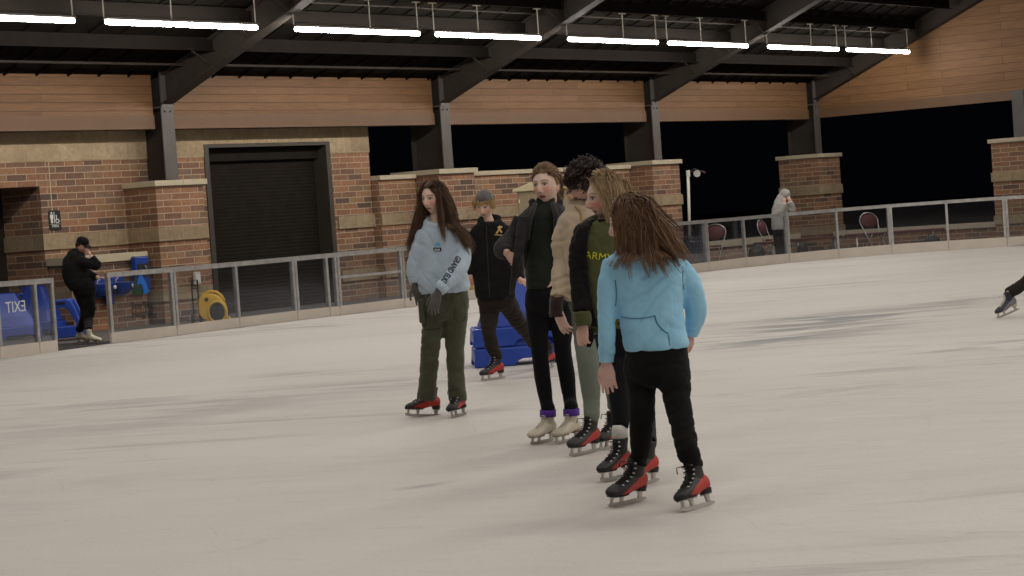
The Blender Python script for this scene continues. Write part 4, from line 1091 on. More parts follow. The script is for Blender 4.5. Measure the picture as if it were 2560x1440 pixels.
m = MB(); limb(m, [J(1110, 712, -.235), J(1096, 727, -.25)], [.052, .046], 18, 2); m.build('cuff', cl['paleblue'], r, smooth=True)
m = MB(); h1 = hand_geo(J(1038, 708, -.03), (UP*-1+RH*.25), -FH, 1, 30, 1.05, col=(0, 0, 0)); m.add(h1[0], h1[1]); m.build('glove', cl['glove'], r, smooth=True)
m = MB(); h1 = hand_geo(J(1096, 728, -.26), (UP*-1-RH*.38), FH+RH*.5, -1, 22, 1.12, col=(0, 0, 0)); m.add(h1[0], h1[1]); m.build('glove', cl['glove'], r, smooth=True)
print_text('GRAND ELKS', hood, r, 'sleeve_lettering', cl['ink'], 1127, 674, 21, 122, .62, bold=.03)
print_text('G', hood, r, 'sleeve_emblem', cl['prblue'], 1143, 627, 10, 115, 1.3)
print_poly([[(1083, 619), (1104, 619), (1103, 629), (1084, 628)]], hood, r, 'chest_print', cl['ink'])
print_poly([[(1087, 614), (1089, 608), (1094, 605), (1099, 608), (1102, 615)]], hood, r, 'chest_print_arc', cl['prblue'])
print_poly([[(1086, 622), (1089, 622), (1089, 627), (1086, 627)], [(1091, 622), (1094, 622), (1094, 627), (1091, 627)], [(1096, 622), (1099, 622), (1099, 627), (1096, 627)]], hood, r, 'chest_print_letters', M['decal_white'], .007)
m = MB(); m.tube([J(1083, 575, -.13), J(1080, 592, -.14), J(1084, 604, -.145)], .004, 6); m.build('drawstring', cl['paleblue'], r)
tr = pants('trousers', r, J, k, [(1111, 715, 56, .12, 0), (1112, 745, 61, .13, 0), (1112, 775, 60, .13, 0), (1112, 800, 40, .1, 0)],
      [([J(1085, 755), J(1082, 800), J(1078, 855, -.03), J(1072, 920, -.0), J(1067, 970, .02), J(1065, 1000, .03)], [.096, .088, .076, .073, .075, .077]),
       ([J(1140, 755), J(1140, 800), J(1137, 855), J(1139, 920, -.02), J(1143, 970, -.04), J(1145, 1004, -.05)], [.096, .090, .078, .068, .070, .072])], cl['olive'], 5, .007, (5, 5, 7))
seam([(1137, 762), (1138, 795), (1147, 804), (1160, 800), (1166, 765)], tr, r, 'cargo_pocket', cl['olseam'])
seam([(1058, 822), (1080, 824), (1104, 820)], tr, r, 'knee_seam', cl['olseam'], .0035)
m = MB(); m.obox(J(1054, 778, -.04), RH, FH, UP, .02, .06, .085); m.build('cargo_pocket', cl['olive'], r, bev=.01)
hr = Hair(hd, (.030, .016, .010), (.15, .082, .045), 3); hr.col = [(J(1099, 640), (.18, .17, .30)), (J(1099, 582), (.175, .155, .08))]
hr.cap(front=.62, side=-.1, back=-.7, off=.010, lump=.003)
hr.grow(50, (-60, 4), (36, 86), .48, steps=13, spread=.006, comb=lambda x, y, z: (-1.2, -.35, -.1), wind=RH*.12)
hr.grow(30, (4, 60), (36, 86), .5, steps=13, spread=.006, comb=lambda x, y, z: (1.2, -.35, -.1), wind=-RH*.3)
hr.grow(70, (95, 265), (-5, 75), .52, wind=RH*.10, spread=.012, wave=.0028, wf=26)
hr.grow(46, (45, 110), (25, 80), .54, spread=.013, wave=.004, wf=24, wind=-RH*.42-FH*.2)
hr.grow(46, (-110, -48), (30, 80), .56, spread=.013, wave=.003, wf=26, wind=-FH*.10+RH*.24)
hr.grow(30, (-120, -60), (0, 60), .50, spread=.014, wave=.004, wf=24, wind=RH*.3)
hr.grow(22, (-85, -62), (40, 75), .46, spread=.011, wave=.004, wf=24, wind=-FH*.30+RH*.02, comb=lambda x, y, z: (-1, .1, -.3))
hr.build('hair', r)

# ---------------------------------------------------------------- B: beanie, black jacket
r, J, k = person(20.1, PZ(1235, 945), 'skater in grey beanie over blond hair and black jacket with gold emblem')
B1 = skate(r, PZ(1203, 954), 48); B2 = skate(r, PZ(1345, 925), 35, lift=.0)
hd = Head(J(1211, 513), 16, 14, -3, 1.0, skin=(.78, .56, .46), cheek=.8, hairc=(.25, .15, .06))
hB = hand_geo(J(1303, 700, -.18), RH*.75-UP*.5, FH-UP*.5, 1, 80, .9, 15, col=HANDC)
body(r, hd, [neckring(hd, J(1227, 570, .02)), ([J(1228, 580), J(1232, 650), J(1238, 735)], [.10, .10, .09]),
    ([J(1184, 585), J(1176, 640), J(1176, 690, -.05)], [.05, .042, .03]), ([J(1274, 585), J(1290, 650), J(1302, 706, -.18)], [.05, .042, .03]),
    legs_body(J(1222, 750), J(1221, 830, -.05), B1(0, -.05, .16)), legs_body(J(1268, 750), J(1312, 830), B2(0, -.05, .16))], [hB])
m = MB(); trunk(m, [(1224, 552, 22, .08, 0.01), (1226, 563, 44, .10, 0), (1229, 585, 56, .12, 0), (1232, 640, 55, .135, 0), (1236, 695, 54, .135, 0), (1240, 738, 51, .13, 0), (1241, 750, 46, .12, 0)], J, k)
sleeve(m, [J(1186, 583), J(1178, 625), J(1174, 665, -.02), J(1175, 690, -.05)], [.068, .062, .055, .046]); sleeve(m, [J(1270, 583), J(1287, 625, .02), J(1293, 662, -.04), J(1301, 700, -.16)], [.07, .064, .056, .045])
m.tube([J(1225, 553)+RH*(.085*math.cos(a))+FH*(.085*math.sin(a))+UP*(.04*math.sin(a)) for a in [2*math.pi*i/16 for i in range(16)]], .034, 10, closed=True)
jk = garment('jacket', m, cl['blackj'], r, .011, 3, .009, 8, dr=UP+RH*.3)
seam([(1216, 565), (1218, 620), (1221, 680), (1224, 745)], jk, r, 'zip', cl['char'], .004)
print_poly([[(1239, 583), (1250, 566), (1253, 568), (1243, 585)], [(1243, 568), (1247, 566), (1256, 580), (1253, 583)], [(1247, 564), (1256, 566), (1255, 570), (1247, 569)], [(1236, 586), (1258, 587), (1258, 589), (1236, 588)]], jk, r, 'chest_emblem', cl['gold'])
pants('trousers', r, J, k, [(1240, 725, 48, .11, 0), (1241, 760, 47, .11, 0), (1241, 775, 30, .09, 0)],
      [([J(1222, 752), J(1223, 790), J(1222, 830, -.1), J(1231, 868, -.13), B1(0, -.055, .27), B1(0, -.055, .235)], [.098, .090, .070, .062, .054, .052]),
       ([J(1264, 752), J(1287, 790, .2), J(1318, 835, .45), J(1345, 868, .7), B2(0, -.05, .26)], [.095, .085, .066, .058, .056])], cl['brown'], 9, .008)
m = MB(); c = hd.W(0, -.012, .052)
for i in range(1): pass
rings = []
for z, rr, yy in crom([(-.012, .094, -.012), (.01, .098, -.012), (.05, .096, -.016), (.085, .082, -.024), (.112, .055, -.03), (.124, .02, -.034)], 3):
    ring = []
    for i in range(28):
        a = 2*math.pi*i/28; tl = .030*math.cos(a)   # lower at the back of the head
        ring.append(hd.W(rr*.86*math.sin(a), yy+rr*1.08*math.cos(a), z+tl*(1-z/.13)+.012))
    rings.append(ring)
m.rings(rings)
m.tube([hd.W(.088*math.sin(a), -.012+.107*math.cos(a), .012+.034*math.cos(a)) for a in [2*math.pi*i/28 for i in range(28)]], .010, 8, closed=True)
garment('beanie', m, cl['beanie'], r, .006, 2, .003, 2, (20, 20, 20))
hr = Hair(hd, (.28, .17, .06), (.62, .43, .18), 9); 
hr.grow(44, (-70, 80), (18, 28), .028, hug=False, spread=.008, steps=7, comb=lambda x, y, z: (x*2, .5, -.7), face=False, g=.9, wave=.001)
hr.grow(16, (-95, -55), (0, 30), .06, hug=False, spread=.008, steps=7, comb=lambda x, y, z: (x*2, .2, -.7)); hr.grow(16, (60, 110), (0, 30), .06, hug=False, spread=.008, steps=7, comb=lambda x, y, z: (x*2, .2, -.7))
hr.build('hair', r)

# ---------------------------------------------------------------- C: turtleneck, charcoal jacket, white figure skates
r, J, k = person(14.25, PZ(1395, 1100), 'person in dark turtleneck and open charcoal jacket with white figure skates')
C1 = skate(r, PZ(1327, 1114), 32, 'figure', k=1.05, hz=.68, roll=-4); C2 = skate(r, PZ(1388, 1112), 34, 'figure', k=1.05, hz=.68)
hd = Head(J(1365, 464), 27, -4, 3, 1.03, skin=(.78, .56, .46), cheek=.7, hairc=(.16, .095, .05), mouth=.7)
hC = hand_geo(J(1266, 631, -.14), RH*.55-UP*.65, FH-UP*.3, 1, 70, .82, 20, col=HANDC)
body(r, hd, [neckring(hd, J(1368, 528, .02)), ([J(1360, 545), J(1358, 620), J(1365, 735)], [.10, .105, .11]),
    ([J(1302, 552), J(1272, 606, .02), J(1266, 631, -.14)], [.05, .042, .03]), ([J(1410, 550), J(1425, 640), J(1420, 730)], [.05, .042, .03]),
    legs_body(J(1346, 745), J(1349, 880, -.03), C1(0, -.05, .16)), legs_body(J(1392, 745), J(1408, 880), C2(0, -.05, .16))], [hC])
m = MB(); trunk(m, [(1363, 492, 24, .062, .01), (1364, 508, 27, .07, .01), (1362, 522, 34, .085, 0), (1358, 545, 50, .11, 0), (1355, 600, 46, .12, 0), (1354, 650, 42, .12, 0), (1354, 700, 40, .12, 0), (1353, 722, 38, .115, 0)], J, k)
garment('turtleneck_sweater', m, cl['green'], r, .009, 3, .006, 12, dr=RH+UP*.3)
m = MB(); trunk(m, [(1365, 506, 30, .085, .02), (1360, 520, 52, .11, .01), (1358, 545, 66, .13, .0), (1358, 600, 62, .14, 0), (1364, 650, 58, .145, .02), (1372, 700, 54, .145, .03), (1376, 742, 52, .14, .03)], J, k)
sleeve(m, [J(1308, 548), J(1289, 583), J(1268, 608, -.03), J(1258, 624, -.09), J(1267, 632, -.14)], [.068, .062, .060, .062, .046]); sleeve(m, [J(1408, 548), J(1424, 610), J(1428, 680), J(1425, 735)], [.07, .066, .058, .05])
for sx in (-1, 1): limb(m, [J(1364+sx*34, 518, -.02), J(1364+sx*36, 506, -.0), J(1364+sx*30, 500, .06)], [.02, .024, .02], 10, 3)
Cj = garment('jacket', m, cl['char'], r, .0085, 3, .008, 14, (6, 6, 8), front_cut([(1340, 500), (1322, 560), (1316, 610), (1312, 680), (1305, 790), (1392, 790), (1390, 640), (1388, 560), (1381, 500)]), thick=.01)
m = MB(); trunk(m, [(1309, 540, 14, .02, -.13), (1303, 590, 15, .02, -.15), (1294, 640, 12, .018, -.15), (1286, 690, 10, .015, -.13), (1278, 738, 7, .01, -.10)], J, k, 16)
garment('jacket_front', m, cl['char'], r, .007, 2, .005, 4)
m = MB(); m.tube([J(1339, 508, -.10), J(1325, 545, -.145), J(1319, 600, -.15)], [.014, .018, .012], 8); m.tube([J(1382, 506, -.10), J(1392, 545, -.14), J(1388, 610, -.15)], [.016, .022, .012], 8)
m.build('lapel', cl['char'], r, smooth=True)
pants('leggings', r, J, k, [(1364, 712, 46, .105, 0), (1368, 742, 56, .125, 0), (1370, 768, 50, .11, 0), (1371, 785, 30, .08, 0)],
      [([J(1343, 755), J(1345, 810), J(1350, 880, -.03), J(1357, 950, .0), J(1366, 1005, .0), C1(0, -.053, .30), C1(0, -.052, .27)], [.082, .070, .056, .053, .044, .046, .046]),
       ([J(1398, 755), J(1405, 810), J(1407, 872, -.02), J(1417, 940, .0), J(1425, 1000, .0), C2(0, -.053, .30), C2(0, -.052, .27)], [.082, .072, .056, .054, .044, .046, .046])], cl['legging'], 15, .003)
for T in (C1, C2):
    m = MB(); m.rings([[T(.047*math.cos(a), -.052+.056*math.sin(a), z) for a in [2*math.pi*i/20 for i in range(20)]] for z in (.222, .245, .285)]); m.build('ankle_band', cl['purple'], r, smooth=True)
hr = Hair(hd, (.10, .055, .028), (.34, .21, .115), 21); hr.cap(front=.60, side=-.12, back=-.62, off=.009, lump=.002)
hr.grow(70, (-75, 75), (30, 60), .19, steps=12, spread=.004, w=.0016, g=.3, comb=lambda x, y, z: (x*5, -1., .35), keep=.92, out=1.07, face=False)
hr.grow(120, (-180, 180), (22, 85), .20, steps=12, spread=.004, w=.002, g=.5, comb=lambda x, y, z: (x*7, -1., .2-.5*abs(x)/.07), out=1.075, keep=.86, tip=.6, hug=True, face=False)
hr.grow(24, (160, 200), (-38, -12), .105, spread=.012, wave=.004, wf=60, comb=lambda x, y, z: (x*2, -1, -.5), hug=False)
hr.build('hair', r)

# ---------------------------------------------------------------- D: curly hair, cream jacket
r, J, k = person(13.5, PZ(1470, 1130), 'person with short dark curly hair and cream jacket, beside the blonde person')
D1 = skate(r, PZ(1424, 1144), 37, k=1.05, roll=-7); D2 = skate(r, PZ(1500, 1128), 30, k=1.02)
hd = Head(J(1468, 462), 66, 10, 0, 1.03, skin=(.78, .56, .46), cheek=.6, hairc=(.03, .02, .018), smile=.3)
hD = hand_geo(J(1394, 772, -.06), -UP*.95+RH*.25, FH*.6+RH*.6, -1, 26, 1.05, 28, col=(.74, .52, .44))
body(r, hd, [neckring(hd, J(1462, 530, .02)), ([J(1460, 545), J(1460, 620), J(1460, 750)], [.11, .12, .12]),
    ([J(1420, 560), J(1400, 660), J(1394, 772, -.06)], [.05, .042, .03]), ([J(1500, 560, .1), J(1515, 660, .1), J(1510, 750, .1)], [.05, .042, .03]),
    legs_body(J(1462, 760), J(1467, 890, -.05), D1(0, -.05, .16)), legs_body(J(1500, 760, .08), J(1530, 890, .1), D2(0, -.05, .16))], [hD])
m = MB(); trunk(m, [(1462, 500, 24, .075, .01), (1461, 512, 34, .09, .01), (1460, 526, 52, .11, 0), (1457, 548, 62, .135, 0), (1458, 600, 58, .145, 0), (1462, 660, 54, .145, 0), (1462, 720, 50, .145, 0), (1460, 752, 47, .14, 0)], J, k)
sleeve(m, [J(1424, 556), J(1402, 600), J(1401, 650), J(1398, 700, -.03), J(1394, 744, -.06)], [.074, .064, .056, .054, .050]); sleeve(m, [J(1496, 556, .05), J(1512, 640, .1), J(1508, 735, .1)], [.072, .06, .05])
m.tube([J(1460, 514)+RH*(.085*math.cos(a))+FH*(.09*math.sin(a))+UP*(.03*math.sin(a)) for a in [2*math.pi*i/16 for i in range(16)]], .034, 10, closed=True)
Dj = garment('sherpa_jacket', m, cl['cream'], r, .010, 3, .010, 17, (6, 6, 6), dr=RH+UP*.25)
seam([(1438, 516), (1450, 528), (1454, 552), (1449, 600), (1445, 650), (1441, 700), (1437, 748)], Dj, r, 'jacket_edge', cl['mustard'], .008)
m = MB(); m.rings([[J(x, y, -.06)+RH*(rr*math.cos(a))+FH*(rr*math.sin(a)) for a in [2*math.pi*i/16 for i in range(16)]] for x, y, rr in ((1392, 742, .043), (1390, 765, .040), (1391, 782, .043), (1393, 792, .046))]); m.build('fingerless_glove', cl['dkgl'], r, smooth=True)
pants('leggings', r, J, k, [(1466, 735, 46, .11, 0), (1470, 765, 48, .12, 0), (1474, 790, 36, .1, 0)],
      [([J(1466, 770), J(1466, 830, -.02), J(1468, 890, -.09), J(1475, 950, -.10), J(1479, 1005, -.11), D1(0, -.056, .27), D1(0, -.056, .255)], [.094, .084, .068, .064, .054, .050, .050]),
       ([J(1500, 770, .06), J(1520, 890, .1), J(1540, 1000, .1), D2(0, -.058, .28)], [.09, .07, .056, .052])], cl['sage'], 19, .003)
hr = Hair(hd, (.014, .009, .009), (.085, .058, .05), 31); hr.cap(front=.42, side=-.1, back=-.5, off=.015, lump=.008)
hr.grow(115, (-180, 180), (8, 88), .095, steps=12, spread=.012, w=.0027, wave=.0105, wf=130, hug=False, kids=9, tip=.35, g=.7, keep=.55, out=1.13, comb=lambda x, y, z: (x*8, y*6, z*3), face=False)
hr.grow(44, (-60, 60), (34, 64), .065, steps=11, spread=.012, w=.0027, wave=.010, wf=130, hug=False, kids=9, tip=.35, g=.9, keep=.5, out=1.12, comb=lambda x, y, z: (x*6, .9, .0), face=False)
hr.grow(46, (-125, -72), (-5, 40), .085, steps=11, spread=.012, w=.0027, wave=.010, wf=130, hug=False, kids=9, tip=.35, g=1., keep=.5, out=1.11, comb=lambda x, y, z: (x*8, .3, 0), face=False)
hr.grow(46, (72, 125), (-5, 40), .085, steps=11, spread=.012, w=.0027, wave=.010, wf=130, hug=False, kids=9, tip=.35, g=1., keep=.5, out=1.11, comb=lambda x, y, z: (x*8, .3, 0), face=False)
hr.build('hair', r)

# ---------------------------------------------------------------- E: blonde, black jacket over olive hoodie
r, J, k = person(12.25, PZ(1560, 1190), 'blonde person in profile with a black jacket over an olive hoodie with yellow letters')
E1 = skate(r, PZ(1502, 1208), 38, k=1.0); E2 = skate(r, PZ(1570, 1222), 38, k=1.0)
hd = Head(J(1513, 493), 72, 2, 0, 1.03, skin=(.78, .56, .46), cheek=1.1, hairc=(.28, .18, .09), smile=1.0)
hE = hand_geo(J(1458, 806, -.12), -UP*.9-RH*.1, RH*.4+FH*.6, -1, 55, .98, 20, col=HANDC)
body(r, hd, [neckring(hd, J(1512, 562, .02)), ([J(1512, 580), J(1512, 680), J(1530, 830)], [.11, .12, .12]),
    ([J(1466, 590), J(1454, 700), J(1458, 806, -.12)], [.05, .042, .03]), ([J(1556, 590), J(1572, 700), J(1565, 800)], [.05, .042, .03]),
    legs_body(J(1540, 850), J(1548, 960, -.04), E1(0, -.05, .16)), legs_body(J(1590, 850), J(1608, 980), E2(0, -.05, .16))], [hE])
m = MB(); trunk(m, [(1510, 548, 32, .08, 0), (1508, 565, 58, .11, 0), (1508, 600, 68, .13, 0), (1512, 680, 66, .14, 0), (1520, 760, 62, .14, 0), (1528, 830, 60, .13, 0)], J, k)
m.tube([J(1505, 560)+RH*(.09*math.cos(a))+FH*(.09*math.sin(a))+UP*(.04*math.sin(a)-.01) for a in [2*math.pi*i/16 for i in range(16)]], .030, 10, closed=True)
Eh = garment('olive_hoodie', m, cl['armyolive'], r, .010, 3, .008, 22)
m = MB(); trunk(m, [(1506, 546, 44, .12, .02), (1506, 560, 66, .135, 0), (1505, 582, 74, .145, 0), (1505, 612, 75, .15, 0), (1508, 680, 74, .155, 0), (1516, 760, 72, .155, 0), (1524, 812, 70, .15, 0)], J, k)
sleeve(m, [J(1468, 586), J(1452, 640, -.02), J(1450, 700, -.06), J(1455, 782, -.12)], [.078, .070, .062, .054]); sleeve(m, [J(1556, 590), J(1575, 700), J(1566, 790)], [.075, .065, .055])
garment('black_jacket', m, cl['blackj'], r, .009, 3, .010, 23, (6, 6, 9), front_cut([(1488, 530), (1474, 565), (1468, 600), (1466, 640), (1470, 700), (1486, 780), (1496, 830), (1590, 830), (1590, 530)]), thick=.012)
m = MB(); limb(m, [J(1455, 778, -.12), J(1457, 800, -.12), J(1459, 815, -.125)], [.048, .050, .040], 16, 3); m.build('hoodie_cuff', cl['armyolive'], r, smooth=True)
m = MB(); limb(m, [J(1474, 822, -.1), J(1474, 842, -.1), J(1472, 868, -.1)], [.012, .026, .010], 10, 3); m.build('glove', cl['black'], r, smooth=True)
print_text('ARMY', Eh, r, 'chest_lettering', cl['yel'], 1497, 642, 26, 8, 1.05)
pants('leggings', r, J, k, [(1530, 800, 58, .12, 0), (1545, 840, 60, .13, 0), (1555, 880, 58, .12, 0), (1562, 900, 36, .1, 0)],
      [([J(1540, 860), J(1545, 920, -.06), J(1549, 985, -.13), J(1552, 1040, -.19), E1(0, -.054, .335)], [.092, .078, .062, .053, .047]),
       ([J(1590, 860, .02), J(1605, 980), J(1615, 1060, .02), E2(0, -.055, .26)], [.09, .07, .055, .05])], cl['legging'], 25, .003)
m = MB(); m.rings([[E1(rr*math.cos(a), -.054+(rr+.006)*math.sin(a), z) for a in [2*math.pi*i/20 for i in range(20)]] for z, rr in ((.25, .037), (.29, .041), (.325, .041), (.36, .034))]); m.build('sock', cl['sock'], r, smooth=True)
hr = Hair(hd, (.21, .125, .06), (.64, .46, .27), 41); hr.col = [(J(1508, 680), (.16, .15, .30)), (J(1508, 600), (.155, .14, .07))]
hr.cap(front=.60, side=-.05, back=-.7, off=.010, lump=.003)
hr.grow(80, (95, 265), (-5, 80), .40, spread=.012, wave=.0025, wf=24)
hr.grow(40, (60, 115), (25, 80), .36, spread=.012, wave=.0025, wf=24, wind=FH*.05+RH*.15)
hr.grow(70, (-125, -64), (15, 88), .42, spread=.012, wave=.003, wf=24, wind=RH*.14, comb=lambda x, y, z: (-1, -.25, -.2))
hr.grow(60, (-70, 70), (44, 88), .40, steps=14, spread=.008, g=.8, comb=lambda x, y, z: (-1.2, -.5, .0), keep=.7, out=1.09)
hr.build('hair', r)

# ---------------------------------------------------------------- F: sky blue fleece, nearest
r, J, k = person(10.95, PZ(1660, 1250), 'person in sky blue fleece pullover and black trousers, head turned away')
F1 = skate(r, PZ(1521, 1272), 41, k=1.04, roll=-9); F2 = skate(r, PZ(1707, 1283), 36, k=1.04, roll=16)
hd = Head(J(1575, 556), 106, 8, 4, 1.0, skin=(.78, .56, .46), cheek=1.0, hairc=(.08, .045, .025))
hF = hand_geo(J(1515, 902, -.02), -UP*.97+RH*.05, FH+RH*.2, -1, 16, 1.0, 22, col=(.76, .50, .42)); hF2 = hand_geo(J(1728, 828, .14), -UP*.8-RH*.5, FH, 1, 40, .9, 20, col=HANDC)
body(r, hd, [neckring(hd, J(1598, 634, .0)), ([J(1615, 660), J(1622, 740), J(1640, 860)], [.10, .11, .12]),
    ([J(1540, 675), J(1516, 790), J(1515, 902, -.02)], [.05, .040, .027]), ([J(1692, 680), J(1733, 770, .06), J(1728, 830, .14)], [.05, .040, .027]),
    legs_body(J(1610, 890), J(1605, 1010, -.04), F1(0, -.05, .16)), legs_body(J(1675, 890), J(1698, 1020), F2(0, -.05, .16))], [hF, hF2])
m = MB(); trunk(m, [(1594, 620, 36, .085, 0), (1600, 634, 76, .11, 0), (1607, 652, 96, .13, 0), (1618, 700, 92, .14, 0), (1624, 760, 84, .14, 0), (1634, 820, 82, .145, 0), (1641, 858, 83, .145, 0), (1642, 874, 79, .14, 0)], J, k)
sleeve(m, [J(1537, 656), J(1520, 712, -.02), J(1516, 780, -.03), J(1516, 840, -.03), J(1516, 886, -.02)], [.062, .054, .048, .046, .044])
sleeve(m, [J(1690, 668), J(1722, 706, .03), J(1737, 755, .07), J(1738, 796, .10), J(1729, 826, .14)], [.066, .062, .060, .054, .042])
m.tube([J(1594, 622)+RH*(.085*math.cos(a))+FH*(.085*math.sin(a))+UP*(.02*math.sin(a)) for a in [2*math.pi*i/16 for i in range(16)]], .026, 10, closed=True)
Fs = garment('fleece_pullover', m, cl['blue'], r, .009, 4, .0055, 27, (4, 4, 5), tilt=1.1, dr=RH*.75+UP*.66)
seam([(1553, 792), (1580, 796), (1610, 795), (1637, 789)], Fs, r, 'pocket_seam', cl['blueshade'], .0022); seam([(1637, 789), (1643, 808), (1656, 824), (1670, 834)], Fs, r, 'pocket_seam', cl['blueshade'], .0032); seam([(1672, 836), (1674, 864)], Fs, r, 'pocket_seam', cl['blueshade'], .0018)
seam([(1538, 700), (1541, 735), (1539, 765)], Fs, r, 'sleeve_seam', cl['blueshade'], .0025); seam([(1708, 676), (1706, 700), (1710, 725)], Fs, r, 'sleeve_seam', cl['blueshade'], .0025)
m = MB(); limb(m, [J(1516, 880, -.02), J(1516, 894, -.02), J(1516, 906, -.02)], [.040, .037, .036], 18, 3); m.build('cuff', cl['blue'], r, smooth=True)
m = MB(); limb(m, [J(1732, 820, .13), J(1729, 836, .145)], [.040, .033], 18, 3); m.build('cuff', cl['blue'], r, smooth=True)
pants('trousers', r, J, k, [(1640, 850, 74, .12, 0), (1641, 890, 80, .14, 0), (1643, 930, 78, .14, 0), (1643, 965, 50, .11, 0)],
      [([J(1602, 900), J(1604, 960), J(1605, 1020, -.04), J(1603, 1090, -.02), J(1601, 1130, .0), F1(0, -.056, .26), F1(0, -.054, .215)], [.092, .080, .068, .058, .050, .050, .052]),
       ([J(1678, 900, -.03), J(1686, 960, -.1), J(1699, 1030, -.17), J(1713, 1095, -.24), J(1720, 1135, -.28), F2(0, -.056, .262), F2(0, -.054, .225)], [.092, .084, .066, .058, .058, .052, .048])], cl['black'], 29, .008, (6, 6, 10))
hr = Hair(hd, (.055, .028, .015), (.27, .15, .08), 51); hr.col = [(J(1618, 720), (.20, .185, .24)), (J(1612, 664), (.20, .175, .09))]
hr.cap(front=.60, side=-.15, back=-.75, off=.012, lump=.003)
hr.grow(70, (-80, 80), (34, 80), .34, steps=13, spread=.006, comb=lambda x, y, z: (-1.0, -.6, .0), keep=.7, wind=RH*.3, w=.002)
hr.grow(85, (80, 280), (0, 80), .36, spread=.011, wave=.0025, wf=22, w=.0021, wind=RH*.62-FH*.1, keep=.68, steps=14)
hr.grow(80, (80, 280), (-20, 60), .30, spread=.011, wave=.0025, wf=22, w=.0021, wind=RH*.15, keep=.6)
hr.grow(40, (50, 130), (25, 80), .33, spread=.012, wave=.004, wf=24, wind=RH*.3-FH*.3, keep=.6); hr.grow(60, (-125, -48), (20, 80), .31, spread=.010, wave=.002, wf=22, w=.002, wind=RH*.05, fy=.058, comb=lambda x, y, z: (-1, .1, -.4))
hr.build('hair', r)

# ---------------------------------------------------------------- M: person in black by the gate
r, J, k = person(33.0, PZ(222, 858), 'person all in black with cap and pale boots standing in the gap of the boards')
M1 = skate(r, PZ(222, 857), -50, 'figure', k=.98, laces=False); M2 = skate(r, PZ(254, 861), -64, 'figure', k=1.02, laces=False)
hd = Head(J(206, 615), -62, 22, 0, 1.0, skin=(.6, .36, .28), cheek=.7, hairc=(.02, .015, .012))
hM = hand_geo(J(228, 641, -.14), -RH*.3+UP*.9, -RH-FH*.2, 1, 50, .95, 25, col=HANDC, voxel=.006); hM2 = hand_geo(J(246, 694, -.05), RH-UP*.1, -UP, 1, 40, .9, 25, col=HANDC, voxel=.006)
body(r, hd, [([hd.W(0, -.03, -.04), hd.W(0, -.03, -.09), J(192, 655)], [.045, .045, .045]), ([J(188, 652), J(194, 690), J(208, 730)], [.07, .09, .09]), ([J(194, 655, -.1), J(246, 666, -.16), J(228, 641, -.14)], [.05, .04, .03]), ([J(200, 665), J(230, 690), J(247, 694, -.05)], [.05, .04, .03]),
    legs_body(J(207, 735), J(218, 770), M1(0, -.05, .16)), legs_body(J(216, 735), J(222, 770), M2(0, -.05, .16))], [hM, hM2], voxel=.014)
m = MB(); trunk(m, [(192, 630, 17, .10, 0), (187, 642, 27, .13, 0), (187, 665, 33, .16, 0), (194, 695, 37, .17, 0), (204, 715, 36, .17, 0), (208, 727, 33, .15, 0)], J, k)
sleeve(m, [J(194, 656, -.03), J(204, 654, -.12), J(226, 660, -.16), J(243, 664, -.17), J(236, 650, -.16), J(229, 643, -.15)], [.08, .085, .08, .072, .062, .05]); sleeve(m, [J(200, 670), J(228, 688), J(244, 693, -.05)], [.08, .065, .05]); limb(m, [J(172, 642), J(184, 636), J(198, 637)], [.06, .095, .085])
garment('puffer_jacket', m, cl['blackj'], r, .016, 2, .014, 33, (6, 6, 9))
pants('trousers', r, J, k, [(209, 715, 30, .15, 0), (212, 735, 28, .14, 0), (213, 745, 20, .1, 0)],
      [([J(205, 738), J(214, 770), J(211, 800), M1(0, -.055, .25)], [.11, .09, .075, .06]), ([J(218, 738), J(224, 770), J(221, 800), M2(0, -.055, .25)], [.11, .09, .075, .06])], cl['black'], 34, .006, voxel=.016)
m = MB(); rings = []
for z, rr in ((.02, .088), (.05, .092), (.09, .082), (.115, .055), (.126, .015)): rings.append([hd.W(rr*.9*math.sin(a), -.01+rr*1.12*math.cos(a), z+.012) for a in [2*math.pi*i/20 for i in range(20)]])
m.rings(rings); vs = []
for t in range(9):
    a = math.radians(-60+15*t); vs += [hd.W(.08*math.sin(a), .085*math.cos(a)+.0, .036), hd.W(.07*math.sin(a), .085+.085*math.cos(a), .018)]
for dz in (0, .006): 
    b = len(m.v); m.v += [tuple(v+hd.u*dz) for v in vs]
    for t in range(8): m.f.append((b+2*t, b+2*t+1, b+2*t+3, b+2*t+2)); m.mi.append(0)
m.build('cap', cl['black'], r, smooth=True)
hr = Hair(hd, (.012, .009, .008), (.03, .02, .015), 61); hr.cap(front=.6, side=-.1, back=-.5, off=.008); hr.build('hair', r)

# ---------------------------------------------------------------- G: grey hood, behind the boards
r, J, k = person(50.0, V((43.9, 24.75, 0)), 'person in a light grey hooded sweatshirt holding both hands to the face behind the boards')
hd = Head(J(1964, 489), -18, 30, 0, 1.0, skin=(.6, .38, .3), cheek=.6)
hG = hand_geo(J(1962, 511, -.16), UP, FH, 1, 20, .95, 20, col=HANDC, voxel=.008); hG2 = hand_geo(J(1976, 507, -.16), UP-RH*.3, FH, -1, 20, .95, 20, col=HANDC, voxel=.008)
body(r, hd, [neckring(hd, J(1957, 503)), ([J(1954, 510), J(1950, 545), J(1948, 580)], [.1, .12, .12]), ([J(1940, 512), J(1954, 529, -.08), J(1962, 511, -.16)], [.05, .04, .03]), ([J(1968, 512), J(1984, 525, -.08), J(1976, 507, -.16)], [.05, .04, .03]),
    legs_body(J(1942, 580), J(1947, 620), J(1950, 660)), legs_body(J(1955, 580), J(1958, 620), J(1960, 658))], [hG, hG2], voxel=.016)
